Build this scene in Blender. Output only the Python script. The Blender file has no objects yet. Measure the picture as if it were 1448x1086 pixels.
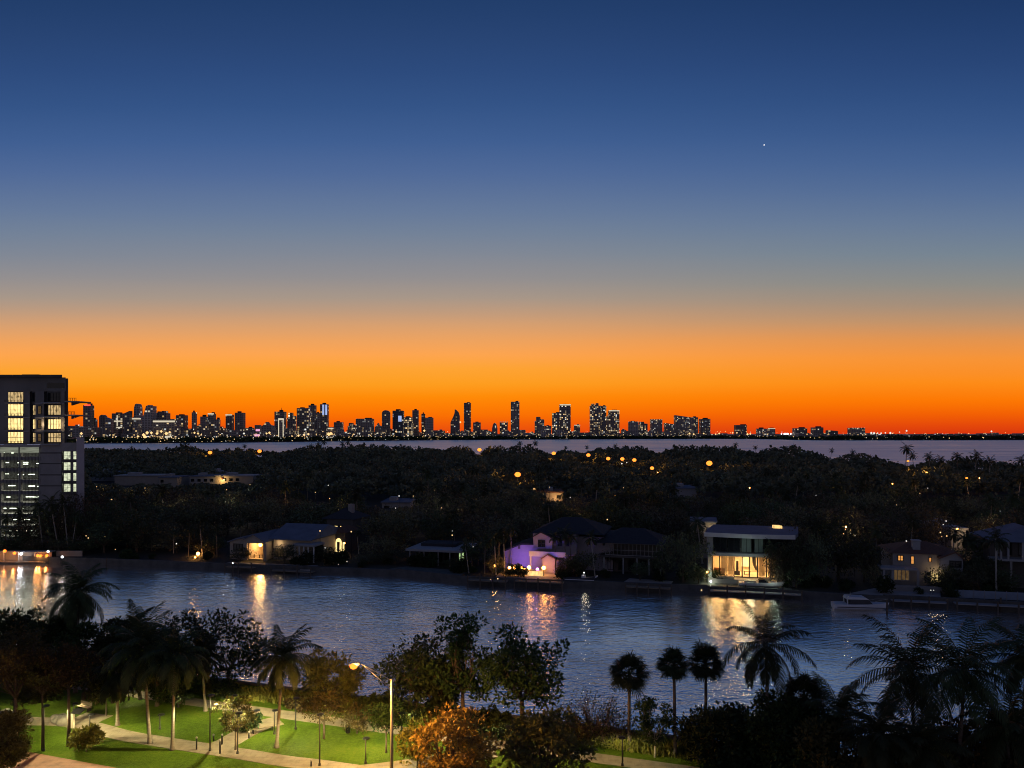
import bpy, math, random
import numpy as np
R = math.radians; PI = math.pi
SC = bpy.context.scene
COL = SC.collection
F, HZ, CH = 1053.0, 613.0, 30.0          # focal length and horizon row of the 1448 px photo, eye height in metres

# ---------------------------------------------------------------- camera
cam = bpy.data.objects.new('camera', bpy.data.cameras.new('camera'))
COL.objects.link(cam)
cam.location = (0, 0, CH); cam.rotation_euler = (R(90), 0, 0)
cam.data.sensor_width = 36; cam.data.lens = 36 * F / 1448
cam.data.shift_y = (HZ - 543) / 1448
cam.data.clip_start = 0.5; cam.data.clip_end = 60000
SC.camera = cam

# ---------------------------------------------------------------- exposure and engine
SC.view_settings.view_transform = 'Standard'; SC.view_settings.look = 'None'
SC.view_settings.exposure = 0; SC.view_settings.gamma = 1
SC.render.engine = 'CYCLES'
SC.cycles.use_denoising = True
SC.cycles.denoiser = 'OPENIMAGEDENOISE'
SC.cycles.filter_width = 1.0
SC.cycles.max_bounces = 5; SC.cycles.diffuse_bounces = 2; SC.cycles.glossy_bounces = 3
SC.cycles.transparent_max_bounces = 8
SC.cycles.sample_clamp_indirect = 10

def lin(c):
    c = c / 255.0
    return c / 12.92 if c <= 0.04045 else ((c + 0.055) / 1.055) ** 2.4
def rgb(r, g, b): return (lin(r), lin(g), lin(b), 1)

# ---------------------------------------------------------------- dusk sky
W = bpy.data.worlds.new('World'); SC.world = W; W.use_nodes = True
nt = W.node_tree; nt.nodes.clear()
def wn(t, **k):
    n = nt.nodes.new(t)
    for a, b in k.items(): setattr(n, a, b)
    return n
tc = wn('ShaderNodeTexCoord'); nrm = wn('ShaderNodeVectorMath', operation='NORMALIZE')
nt.links.new(tc.outputs['Generated'], nrm.inputs[0])
sep = wn('ShaderNodeSeparateXYZ'); nt.links.new(nrm.outputs[0], sep.inputs[0])
def wramp(stops):
    r = wn('ShaderNodeValToRGB'); e = r.color_ramp.elements
    r.color_ramp.interpolation = 'LINEAR'
    while len(e) > 1: e.remove(e[-1])
    for i, (p, c) in enumerate(stops):
        if i == 0: e[0].position = p; e[0].color = c
        else:
            q = e.new(p); q.color = c
    return r
def zpos(py): return math.sin(math.atan((613 - py) / F))      # photo row -> sine of elevation
west = [(613, (230, 72, 14)), (600, (241, 92, 8)), (588, (249, 110, 3)), (572, (254, 127, 4)), (558, (255, 141, 9)), (542, (254, 158, 32)),
        (522, (254, 164, 52)), (500, (253, 165, 80)), (480, (237, 163, 96)), (460, (216, 160, 112)), (440, (191, 155, 126)), (420, (168, 151, 137)), (392, (147, 143, 144)), (360, (129, 136, 149)),
        (330, (115, 130, 152)), (300, (102, 122, 154)), (245, (80, 106, 152)), (200, (64, 95, 146)), (150, (52, 84, 135)),
        (100, (45, 75, 125)), (50, (40, 68, 115)), (0, (34, 62, 107)), (-300, (24, 46, 88)), (-2000, (18, 37, 75))]
rw = wramp([(max(0, zpos(y)), rgb(*c)) for y, c in west])
wr = [(613, (216, 56, 14)), (600, (230, 74, 10)), (585, (243, 96, 4)), (565, (253, 120, 4)), (540, (254, 140, 24)),
      (508, (248, 148, 54)), (480, (226, 148, 80)), (456, (194, 147, 106)), (430, (166, 143, 122)), (402, (142, 140, 134)), (360, (119, 133, 146)),
      (318, (103, 123, 151)), (272, (85, 110, 150)), (230, (70, 99, 146)), (185, (57, 88, 138)), (140, (48, 79, 129)),
      (90, (41, 70, 119)), (40, (35, 63, 110)), (0, (31, 58, 103)), (-300, (24, 46, 88)), (-2000, (18, 37, 75))]
rr = wramp([(max(0, zpos(y)), rgb(*c)) for y, c in wr])
east = wramp([(0, rgb(112, 104, 106)), (0.12, rgb(116, 108, 114)), (0.3, rgb(90, 94, 118)), (0.6, rgb(54, 68, 104)), (1, rgb(24, 42, 82))])
def wmath(op, a, b):
    m = wn('ShaderNodeMath', operation=op)
    for i, q in enumerate((a, b)):
        if isinstance(q, (int, float)): m.inputs[i].default_value = q
        else: nt.links.new(q, m.inputs[i])
    return m.outputs[0]
# the twilight arch sinks away from the sunset point: height over the western horizon measured along its axis
tt = wmath('DIVIDE', sep.outputs[2], wmath('MAXIMUM', sep.outputs[1], 0.3))
hz_noise = wn('ShaderNodeTexNoise'); hz_noise.inputs['Scale'].default_value = 1; hz_noise.inputs['Detail'].default_value = 3
hz_map = wn('ShaderNodeMapping'); hz_map.inputs['Scale'].default_value = (1.6, 1.6, 26); nt.links.new(nrm.outputs[0], hz_map.inputs[0]); nt.links.new(hz_map.outputs[0], hz_noise.inputs['Vector'])
tt = wmath('ADD', tt, wmath('MULTIPLY', wmath('SUBTRACT', hz_noise.outputs[0], 0.5), 0.007))      # faint haze layers
arch = wmath('DIVIDE', tt, wmath('SQRT', wmath('ADD', wmath('MULTIPLY', tt, tt), 1.0), 0.0))
for r in (rw, rr): nt.links.new(arch, r.inputs[0])
nt.links.new(sep.outputs[2], east.inputs[0])
def maprange(src, a, b, smooth=True):
    m = wn('ShaderNodeMapRange'); m.interpolation_type = 'SMOOTHSTEP' if smooth else 'LINEAR'
    m.inputs[1].default_value = a; m.inputs[2].default_value = b
    nt.links.new(src, m.inputs[0]); return m.outputs[0]
mx1 = wn('ShaderNodeMix', data_type='RGBA'); nt.links.new(maprange(sep.outputs[0], -0.1, 0.55), mx1.inputs[0])
nt.links.new(rw.outputs[0], mx1.inputs[6]); nt.links.new(rr.outputs[0], mx1.inputs[7])
mx2 = wn('ShaderNodeMix', data_type='RGBA'); nt.links.new(maprange(sep.outputs[1], -0.25, 0.75), mx2.inputs[0])
nt.links.new(east.outputs[0], mx2.inputs[6]); nt.links.new(mx1.outputs[2], mx2.inputs[7])
bg = wn('ShaderNodeBackground'); nt.links.new(mx2.outputs[2], bg.inputs[0]); bg.inputs[1].default_value = 1.0
wo = wn('ShaderNodeOutputWorld'); nt.links.new(bg.outputs[0], wo.inputs[0])

# ---------------------------------------------------------------- pixel <-> place
def P(px, py, d): return ((px - 724) / F * d, d, CH - (py - HZ) / F * d)
def G(px, py, z=0.0):
    d = (CH - z) * F / (py - HZ); return ((px - 724) / F * d, d, z)
def X(px, d): return (px - 724) / F * d
def Z(py, d): return CH - (py - HZ) / F * d
def lerp(a, b, t): return a + (b - a) * t
def interp(tab, x):
    if x <= tab[0][0]: return tab[0][1]
    for (a, b), (c, e) in zip(tab, tab[1:]):
        if x <= c: return lerp(b, e, (x - a) / (c - a))
    return tab[-1][1]

# ---------------------------------------------------------------- mesh helpers
class MB:
    def __init__(s): s.v = []; s.f = []
    def add(s, vs, fs):
        n = len(s.v); s.v += [tuple(p) for p in vs]; s.f += [tuple(i + n for i in q) for q in fs]; return s
    def box(s, x0, x1, y0, y1, z0, z1):
        return s.add([(x0,y0,z0),(x1,y0,z0),(x1,y1,z0),(x0,y1,z0),(x0,y0,z1),(x1,y0,z1),(x1,y1,z1),(x0,y1,z1)],
              [(0,3,2,1),(4,5,6,7),(0,1,5,4),(1,2,6,5),(2,3,7,6),(3,0,4,7)])
    def tube(s, pts, rs, n=6, cap=True):
        pts = [np.array(p, float) for p in pts]
        if not hasattr(rs, '__len__'): rs = [rs] * len(pts)
        base = len(s.v)
        for i, p in enumerate(pts):
            t = pts[min(i+1, len(pts)-1)] - pts[max(i-1, 0)]
            t = t / (np.linalg.norm(t) + 1e-9)
            a = np.array((1.0, 0, 0)) if abs(t[0]) < 0.9 else np.array((0, 1.0, 0))
            u = np.cross(t, a); u /= np.linalg.norm(u); w = np.cross(t, u)
            for k in range(n):
                q = p + rs[i] * (math.cos(2*PI*k/n) * u + math.sin(2*PI*k/n) * w)
                s.v.append(tuple(q))
        for i in range(len(pts) - 1):
            for k in range(n):
                s.f.append((base+i*n+k, base+i*n+(k+1)%n, base+(i+1)*n+(k+1)%n, base+(i+1)*n+k))
        if cap:
            s.f.append(tuple(base+k for k in range(n))[::-1]); s.f.append(tuple(base+(len(pts)-1)*n+k for k in range(n)))
        return s
    def prism_y(s, poly, y0, y1):      # poly in (x, z), extruded along y
        n = len(poly); vs = [(x, y0, z) for x, z in poly] + [(x, y1, z) for x, z in poly]
        return s.add(vs, [tuple(range(n))[::-1], tuple(range(n, 2*n))] + [(i, (i+1)%n, n+(i+1)%n, n+i)[::-1] for i in range(n)])
    def prism_z(s, poly, z0, z1):      # poly in (x, y)
        n = len(poly); vs = [(x, y, z0) for x, y in poly] + [(x, y, z1) for x, y in poly]
        return s.add(vs, [tuple(range(n))[::-1], tuple(range(n, 2*n))] + [(i, (i+1)%n, n+(i+1)%n, n+i) for i in range(n)])
    def prism_x(s, poly, x0, x1):      # poly in (y, z)
        n = len(poly); vs = [(x0, y, z) for y, z in poly] + [(x1, y, z) for y, z in poly]
        return s.add(vs, [tuple(range(n))[::-1], tuple(range(n, 2*n))] + [(i, (i+1)%n, n+(i+1)%n, n+i) for i in range(n)])
    def hip(s, x0, x1, y0, y1, z0, z1, over=0.5, inset=None):
        x0 -= over; x1 += over; y0 -= over; y1 += over
        i = inset if inset is not None else min(x1-x0, y1-y0) / 2 - 0.01
        ym = (y0+y1)/2; xm = (x0+x1)/2
        if x1-x0 >= y1-y0: r = [(x0+i, ym, z1), (x1-i, ym, z1)]; top = [(0,1,5,4),(1,2,5),(2,3,4,5),(3,0,4)]
        else: r = [(xm, y0+i, z1), (xm, y1-i, z1)]; top = [(0,1,4),(1,2,5,4),(2,3,5),(3,0,4,5)]
        b = [(x0,y0,z0),(x1,y0,z0),(x1,y1,z0),(x0,y1,z0)]
        return s.add(b + r, top + [(3,2,1,0)])
    def ball(s, c, r, n=10, m=6, sz=1.0):
        vs = []; fs = []
        for j in range(m + 1):
            th = PI * j / m
            for k in range(n):
                vs.append((c[0]+r*math.sin(th)*math.cos(2*PI*k/n), c[1]+r*math.sin(th)*math.sin(2*PI*k/n), c[2]+r*sz*math.cos(th)))
        for j in range(m):
            for k in range(n): fs.append((j*n+k, (j+1)*n+k, (j+1)*n+(k+1)%n, j*n+(k+1)%n))
        return s.add(vs, fs)
    def build(s, name, m, parent=None, smooth=False):
        me = bpy.data.meshes.new(name); me.from_pydata(s.v, [], s.f); me.validate(); me.update()
        return link(name, me, m, parent, smooth)
def link(name, me, m, parent=None, smooth=False):
    if m is not None: me.materials.append(m)
    if smooth: me.polygons.foreach_set('use_smooth', [True] * len(me.polygons))
    o = bpy.data.objects.new(name, me); COL.objects.link(o)
    if parent is not None: o.parent = parent
    return o
def quads(name, V, m, parent=None):
    """V: array (N, 4, 3) of free quads -> one mesh"""
    n = len(V); me = bpy.data.meshes.new(name)
    me.vertices.add(n*4); me.vertices.foreach_set('co', np.asarray(V, np.float32).ravel())
    me.loops.add(n*4); me.loops.foreach_set('vertex_index', np.arange(n*4, dtype=np.int32))
    me.polygons.add(n); me.polygons.foreach_set('loop_start', np.arange(0, n*4, 4, dtype=np.int32))
    try: me.polygons.foreach_set('loop_total', np.full(n, 4, np.int32))
    except Exception: pass
    me.update(calc_edges=True); me.validate()
    return link(name, me, m, parent)
def tag(o, label=None, cat=None, group=None, kind=None):
    if label: o['label'] = label
    if cat: o['category'] = cat
    if group: o['group'] = group
    if kind: o['kind'] = kind
    return o
def thing(name, label, cat, loc=(0,0,0), rz=0.0, group=None, scale=None):
    o = bpy.data.objects.new(name, None); COL.objects.link(o)
    o.location = loc; o.rotation_euler = (0, 0, rz); o.empty_display_size = 0.5
    if scale: o.scale = scale
    return tag(o, label, cat, group)
def copy_tree(o, parent=None):
    c = o.copy(); COL.objects.link(c)
    if parent is not None: c.parent = parent
    for ch in list(o.children): copy_tree(ch, c)
    return c
def lamp(kind, power, color, loc, parent=None, size=0.2, angle=None, blend=0.6, rot=None):
    l = bpy.data.lights.new('lamp_light', kind); l.energy = power; l.color = color
    if kind in ('POINT', 'SPOT'): l.shadow_soft_size = size
    if kind == 'AREA': l.size = size
    if kind == 'SPOT': l.spot_size = angle or R(150); l.spot_blend = blend
    o = bpy.data.objects.new('lamp_light', l); COL.objects.link(o); o.location = loc
    if rot: o.rotation_euler = rot
    if parent is not None: o.parent = parent
    return o

# ---------------------------------------------------------------- materials
class NT:
    def __init__(s, name):
        s.m = bpy.data.materials.new(name); s.m.use_nodes = True; s.t = s.m.node_tree; s.t.nodes.clear()
        s.out = s.n('ShaderNodeOutputMaterial')
    def n(s, t, **k):
        x = s.t.nodes.new(t)
        for a, b in k.items(): setattr(x, a, b)
        return x
    def l(s, a, b): s.t.links.new(a, b)
    def math(s, op, a, b=None, c=None):
        x = s.n('ShaderNodeMath', operation=op)
        for i, q in enumerate((a, b, c)):
            if q is None: continue
            if isinstance(q, (int, float)): x.inputs[i].default_value = q
            else: s.l(q, x.inputs[i])
        return x.outputs[0]
    def ramp(s, fac, stops, mode='LINEAR'):
        r = s.n('ShaderNodeValToRGB'); e = r.color_ramp.elements; r.color_ramp.interpolation = mode
        while len(e) > 1: e.remove(e[-1])
        for i, (p, c) in enumerate(stops):
            q = e[0] if i == 0 else e.new(p)
            q.position = p; q.color = c if len(c) == 4 else (*c, 1)
        s.l(fac, r.inputs[0]); return r.outputs[0]
def mul(c, k): return tuple(min(1, x*k) for x in c[:3])
def surf(name, col, rough=0.7, scale=0.6, var=0.35, bump=0.0, bscale=8, spec=0.4, metal=0.0, stretch=(1,1,1), objrand=0.0):
    """procedural painted / plaster / stone surface with two scales of tone variation"""
    t = NT(name); p = t.n('ShaderNodeBsdfPrincipled'); t.l(p.outputs[0], t.out.inputs[0])
    p.inputs['Roughness'].default_value = rough; p.inputs['Metallic'].default_value = metal
    p.inputs['Specular IOR Level'].default_value = spec
    tc = t.n('ShaderNodeTexCoord'); mp = t.n('ShaderNodeMapping'); mp.inputs['Scale'].default_value = stretch
    t.l(tc.outputs['Object'], mp.inputs[0])
    a = t.n('ShaderNodeTexNoise'); a.inputs['Scale'].default_value = scale; a.inputs['Detail'].default_value = 6
    if 'roof' in name: spec = p.inputs['Specular IOR Level'].default_value = .08
    a.inputs['Roughness'].default_value = 0.65
    t.l(mp.outputs[0], a.inputs['Vector'])
    c = t.ramp(a.outputs[0], [(0.25, mul(col, 1-var)), (0.5, col[:3]), (0.78, mul(col, 1+var))])
    if objrand:
        oi = t.n('ShaderNodeObjectInfo'); hs = t.n('ShaderNodeHueSaturation')
        t.l(t.math('MULTIPLY_ADD', oi.outputs['Random'], 2*objrand, 1-objrand), hs.inputs['Value'])
        t.l(t.math('MULTIPLY_ADD', oi.outputs['Random'], 0.05, 0.475), hs.inputs['Hue'])
        t.l(c, hs.inputs['Color']); c = hs.outputs[0]
    t.l(c, p.inputs['Base Color'])
    if bump:
        b = t.n('ShaderNodeTexNoise'); b.inputs['Scale'].default_value = bscale; b.inputs['Detail'].default_value = 3
        t.l(mp.outputs[0], b.inputs['Vector'])
        bn = t.n('ShaderNodeBump'); bn.inputs['Strength'].default_value = 0.6; bn.inputs['Distance'].default_value = bump
        t.l(b.outputs[0], bn.inputs['Height']); t.l(bn.outputs[0], p.inputs['Normal'])
    return t.m
def leafmat(name, col, var=0.5, scale=1.2, rough=0.55):
    t = NT(name); p = t.n('ShaderNodeBsdfPrincipled')
    p.inputs['Roughness'].default_value = rough; p.inputs['Specular IOR Level'].default_value = 0.12
    tr = t.n('ShaderNodeBsdfTranslucent'); mix = t.n('ShaderNodeMixShader'); mix.inputs[0].default_value = 0.10
    t.l(p.outputs[0], mix.inputs[1]); t.l(tr.outputs[0], mix.inputs[2]); t.l(mix.outputs[0], t.out.inputs[0])
    tc = t.n('ShaderNodeTexCoord'); a = t.n('ShaderNodeTexNoise'); a.inputs['Scale'].default_value = scale; a.inputs['Detail'].default_value = 4
    t.l(tc.outputs['Object'], a.inputs['Vector'])
    c = t.ramp(a.outputs[0], [(0.28, mul(col, 1-var)), (0.5, col[:3]), (0.75, (min(1, col[0]*(1+var*1.3)), col[1]*(1+var), col[2]*(1+var*.4)))])
    oi = t.n('ShaderNodeObjectInfo'); hs = t.n('ShaderNodeHueSaturation')
    t.l(t.math('MULTIPLY_ADD', oi.outputs['Random'], 0.7, 0.65), hs.inputs['Value'])
    t.l(t.math('MULTIPLY_ADD', oi.outputs['Random'], 0.08, 0.46), hs.inputs['Hue'])
    t.l(c, hs.inputs['Color']); t.l(hs.outputs[0], p.inputs['Base Color']); t.l(hs.outputs[0], tr.inputs['Color'])
    return t.m
def glow(name, col, strength, var=0.0, scale=(1,1,1), sample=True):
    """something that gives off light; var adds unevenness (curtains, shelves behind a lit window)"""
    t = NT(name); e = t.n('ShaderNodeEmission'); t.l(e.outputs[0], t.out.inputs[0])
    e.inputs[0].default_value = (*col[:3], 1); e.inputs[1].default_value = strength
    if var:
        tc = t.n('ShaderNodeTexCoord'); mp = t.n('ShaderNodeMapping'); mp.inputs['Scale'].default_value = scale
        t.l(tc.outputs['Object'], mp.inputs[0])
        a = t.n('ShaderNodeTexNoise'); a.inputs['Scale'].default_value = 1; a.inputs['Detail'].default_value = 3
        t.l(mp.outputs[0], a.inputs['Vector'])
        c = t.ramp(a.outputs[0], [(0.3, mul(col, 1-var)), (0.5, mul(col, 1-0.3*var)), (0.68, col[:3])])
        t.l(c, e.inputs[0])
    if not sample: t.m.cycles.emission_sampling = 'NONE'
    return t.m
def facade(name, base, cw, ch, frac, strength, warm=0.6, band=0.0):
    """tower wall far across the bay: window grid, a random share of the rooms lit"""
    t = NT(name); p = t.n('ShaderNodeBsdfPrincipled'); t.l(p.outputs[0], t.out.inputs[0])
    p.inputs['Roughness'].default_value = 0.5; t.m.cycles.emission_sampling = 'NONE'
    tc = t.n('ShaderNodeTexCoord'); s = t.n('ShaderNodeSeparateXYZ'); t.l(tc.outputs['Object'], s.inputs[0])
    oi = t.n('ShaderNodeObjectInfo')
    u = t.math('DIVIDE', t.math('ADD', t.math('MULTIPLY_ADD', s.outputs[1], 1.0, s.outputs[0]), 1000.0), cw)
    v = t.math('DIVIDE', t.math('ADD', s.outputs[2], 500.0), ch)
    fu, fv = t.math('FLOOR', u), t.math('FLOOR', v)
    cx = t.n('ShaderNodeCombineXYZ'); t.l(fu, cx.inputs[0]); t.l(fv, cx.inputs[1]); t.l(t.math('MULTIPLY', oi.outputs['Random'], 913.0), cx.inputs[2])
    w = t.n('ShaderNodeTexWhiteNoise', noise_dimensions='3D'); t.l(cx.outputs[0], w.inputs[0])
    # clusters of lit rooms rather than even salt and pepper
    big = t.n('ShaderNodeTexNoise'); big.inputs['Scale'].default_value = 0.35; big.inputs['Detail'].default_value = 1; t.l(cx.outputs[0], big.inputs['Vector'])
    thr = t.math('SUBTRACT', 1.0 - frac * 0.25, t.math('MULTIPLY', big.outputs[0], frac * 1.5))
    lit = t.math('GREATER_THAN', w.outputs[0], thr)
    ru, rv = t.math('FRACT', u), t.math('FRACT', v)
    inside = t.math('MULTIPLY', t.math('COMPARE', ru, 0.5, 0.36), t.math('COMPARE', rv, 0.5, 0.34))
    sc = t.n('ShaderNodeSeparateColor'); t.l(w.outputs['Color'], sc.inputs[0])
    col = t.ramp(sc.outputs[1], [(0.0, (1, .62, .22)), (warm*0.6, (1, .74, .38)), (warm, (1, .88, .66)), (1, (.80, .92, 1))])
    e = t.math('MULTIPLY', t.math('MULTIPLY', lit, inside), t.math('MULTIPLY_ADD', t.math('POWER', sc.outputs[2], 2.5), strength*1.7, strength*0.3))
    t.l(col, p.inputs['Emission Color']); t.l(e, p.inputs['Emission Strength'])
    # unlit panes darker than the concrete between them
    bc = t.n('ShaderNodeMix', data_type='RGBA'); t.l(inside, bc.inputs[0]); bc.inputs[6].default_value = (*base[:3], 1); bc.inputs[7].default_value = (*mul(base, .45), 1)
    t.l(bc.outputs[2], p.inputs['Base Color'])
    return t.m

M = {}
M['bark'] = surf('bark', (.10, .075, .055), .9, 3, .4, .03, 14)
M['palm_bark'] = surf('palm_bark', (.17, .14, .11), .9, 1.5, .35, .03, 10, stretch=(1, 1, 5))
M['pale_bark'] = surf('pale_bark', (.34, .31, .27), .85, 1.2, .3, .02, 10, stretch=(1, 1, 4))
M['leaf_dark'] = leafmat('leaf_dark', (.038, .055, .022))
M['leaf_mid'] = leafmat('leaf_mid', (.042, .066, .022))
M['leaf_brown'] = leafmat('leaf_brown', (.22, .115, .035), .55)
M['leaf_olive'] = leafmat('leaf_olive', (.095, .085, .030))
M['leaf_lime'] = leafmat('leaf_lime', (.17, .20, .04), .4)
M['leaf_wood'] = leafmat('leaf_wood', (.105, .110, .074), .7, .08)
M['frond'] = leafmat('frond', (.040, .052, .022), .35)
M['frond_far'] = leafmat('frond_far', (.050, .060, .030), .35)
M['fan'] = leafmat('fan', (.040, .052, .024), .35)
M['white_paint'] = surf('white_paint', (.62, .61, .58), .6, .8, .12)
M['cream'] = surf('cream_render', (.38, .32, .26), .8, .5, .15, .004, 20)
M['pale_grey'] = surf('pale_grey_render', (.30, .30, .31), .8, .4, .14, .004, 20)
M['mid_grey'] = surf('mid_grey_concrete', (.28, .26, .25), .8, .35, .2, .006, 12)
M['mauve'] = surf('mauve_render', (.40, .35, .37), .8, .3, .15)
M['dark_wall'] = surf('dark_wall', (.10, .09, .085), .8, .5, .25)
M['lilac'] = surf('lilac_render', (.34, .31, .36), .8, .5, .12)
M['dark_metal'] = surf('dark_metal', (.03, .03, .032), .45, 2, .2, metal=.6)
M['galv'] = surf('galvanised_steel', (.40, .38, .34), .45, 2, .2, metal=.5)
M['slate'] = surf('slate_roof', (.050, .052, .060), .95, 1.5, .35, .02, 6, stretch=(1, 4, 4))
M['blue_roof'] = surf('blue_grey_roof', (.15, .17, .22), .95, .4, .2, .01, 3)
M['tile_roof'] = surf('tile_roof', (.16, .085, .06), .85, 2, .35, .03, 5, stretch=(3, 1, 1))
M['wood'] = surf('weathered_wood', (.22, .17, .12), .85, 2.5, .35, .01, 12, stretch=(1, 6, 6))
M['stone'] = surf('boulder_stone', (.15, .135, .115), .9, 2.2, .35, .05, 4)
M['seawall'] = surf('seawall_concrete', (.09, .085, .08), .9, .5, .4, .02, 3)
M['dark_glass'] = surf('dark_glass', (.012, .015, .018), .06, .4, .3, spec=.6)
M['hull'] = surf('white_gelcoat', (.62, .60, .62), .3, .7, .08)
M['boat_dark'] = surf('boat_dark', (.04, .04, .05), .4, 1, .3)
M['blue_paint'] = surf('blue_grey_paint', (.20, .25, .34), .7, .6, .2)
M['soil'] = surf('island_soil', (.035, .033, .024), .95, .05, .5, .05, 1)
M['city_ground'] = surf('city_ground', (.03, .03, .03), .95, .02, .4)
M['lit_yellow'] = glow('lit_curtain_yellow', (1, .72, .28), 1.8, .6, (2.2, 2.2, .7))
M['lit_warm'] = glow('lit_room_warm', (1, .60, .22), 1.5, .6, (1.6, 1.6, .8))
M['lit_amber'] = glow('lit_room_amber', (1, .42, .10), .85, .4, (1.5, 1.5, 1))
M['lit_white'] = glow('lit_room_white', (.90, .96, .66), .95, .7, (1.4, 1.4, 1.2))
M['lit_green'] = glow('lit_room_green', (.62, .90, .40), .8, .5, (2, 2, 2))
M['dim_room'] = glow('dim_room', (.5, .30, .13), .22, .8, (1.4, 1.4, 1))
M['tube_light'] = glow('fluorescent_tube', (.90, 1, .76), 3.6)
M['bulb_sodium'] = glow('sodium_bulb', (1, .19, .022), 3.6)
M['bulb_sodium_far'] = glow('sodium_bulb_far', (1, .25, .03), 2.4, sample=False)
M['bulb_warm'] = glow('warm_bulb', (1, .40, .06), 22)
M['bulb_white'] = glow('white_bulb', (.95, .97, 1), 4)
M['bulb_white_far'] = glow('white_bulb_far', (.95, .92, .82), .95, sample=False)
M['bulb_warm_far'] = glow('warm_bulb_far', (1, .62, .26), 1.3, sample=False)
M['bulb_violet'] = glow('violet_bulb', (.62, .25, 1), 6)
M['band_light'] = glow('facade_light_band', (1, .88, .64), .7, sample=False)
M['band_blue'] = glow('facade_blue_panel', (.45, .58, 1), .9, .5, (.05, .05, .02), sample=False)
M['band_pink'] = glow('facade_pink_band', (1, .45, .75), .9, sample=False)
M['red_beacon'] = glow('red_beacon', (1, .08, .05), 1.6, sample=False)
M['star'] = glow('planet_light', (1, .93, .85), 3.0, sample=False)
M['dim_yellow'] = glow('lit_curtain_dim', (1, .70, .32), .85, .85, (2.4, 2.4, .9))
M['lit_dim'] = glow('lit_glass_band', (.75, .80, .62), .30, .6, (.3, .3, 3))
M['lit_room_panel'] = glow('ceiling_lamp_panel', (1, .72, .36), 3.0)
M['dusk_blind'] = surf('window_blind', (.16, .20, .19), .7, 2, .3, stretch=(6, 1, .2))
M['curtain'] = surf('linen_curtain', (.60, .45, .25), .9, 1.2, .2, stretch=(6, 6, .3))
M['park_led'] = glow('park_lamp_led', (1, .90, .60), 3)
M['pole_paint'] = surf('dark_pole_paint', (.06, .058, .055), .8, 2, .2, spec=.2)
M['leaf_isle_a'] = leafmat('leaf_isle_a', (.105, .115, .062), .55)
M['leaf_isle_b'] = leafmat('leaf_isle_b', (.130, .115, .070), .55)
M['leaf_isle_c'] = leafmat('leaf_isle_c', (.080, .100, .052), .55)
M['tower_wall'] = surf('tower_wall_render', (.19, .175, .165), .7, .12, .3, stretch=(1, 1, .3))

# ================================================================ the setting
def water_mat():
    t = NT('canal_water'); p = t.n('ShaderNodeBsdfPrincipled'); t.l(p.outputs[0], t.out.inputs[0])
    p.inputs['Base Color'].default_value = (.93, .90, .86, 1)
    p.inputs['IOR'].default_value = 2.4; p.inputs['Metallic'].default_value = .93
    geo = t.n('ShaderNodeNewGeometry')
    def noise(scale, detail, st=(1, 1, 1), rough=.55):
        mp = t.n('ShaderNodeMapping'); mp.inputs['Scale'].default_value = st; mp.inputs['Rotation'].default_value = (0, 0, R(18))
        t.l(geo.outputs['Position'], mp.inputs[0])
        n = t.n('ShaderNodeTexNoise'); n.inputs['Scale'].default_value = scale; n.inputs['Detail'].default_value = detail
        n.inputs['Roughness'].default_value = rough; t.l(mp.outputs[0], n.inputs['Vector']); return n.outputs[0]
    patch = noise(.018, 3, (1, 1.6, 1))                       # cat's paws: ruffled and calmer patches
    ps = t.n('ShaderNodeMapRange'); ps.inputs[1].default_value = .36; ps.inputs[2].default_value = .62; ps.inputs[3].default_value = .22; ps.inputs[4].default_value = 1.0
    t.l(patch, ps.inputs[0])
    h = t.math('ADD', t.math('MULTIPLY', noise(1.0, 3, (1, 1.5, 1)), 1.0), t.math('MULTIPLY', noise(3.2, 2), .18))
    h = t.math('ADD', h, t.math('MULTIPLY', noise(.22, 2, (1, 1.8, 1)), 1.4))
    b = t.n('ShaderNodeBump'); b.inputs['Distance'].default_value = WAVE; t.l(ps.outputs[0], b.inputs['Strength']); t.l(h, b.inputs['Height'])
    t.l(b.outputs[0], p.inputs['Normal'])
    # sub-pixel ripples: the further out, the more of the wave slopes are finer than the eye resolves
    ln = t.n('ShaderNodeSeparateXYZ'); t.l(geo.outputs['Position'], ln.inputs[0])
    far = t.n('ShaderNodeMapRange'); far.inputs[1].default_value = 150; far.inputs[2].default_value = 700; far.inputs[3].default_value = 0; far.inputs[4].default_value = .30
    t.l(ln.outputs[1], far.inputs[0])
    streak = noise(.004, 4, (.35, 2.2, 1))                    # long wind streaks out on the bay
    fr = t.math('MULTIPLY', far.outputs[0], t.math('MULTIPLY_ADD', streak, 1.5, .25))
    t.l(t.math('ADD', t.math('MULTIPLY_ADD', ps.outputs[0], .06, .085), fr), p.inputs['Roughness'])
    return t.m
WAVE = 0.19
M['water'] = water_mat()
wt = MB().add([(-40000, -200, -1.2), (40000, -200, -1.2), (40000, 45000, -1.2), (-40000, 45000, -1.2)], [(0, 1, 2, 3)]).build('water', M['water'])
tag(wt, kind='structure')

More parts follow.
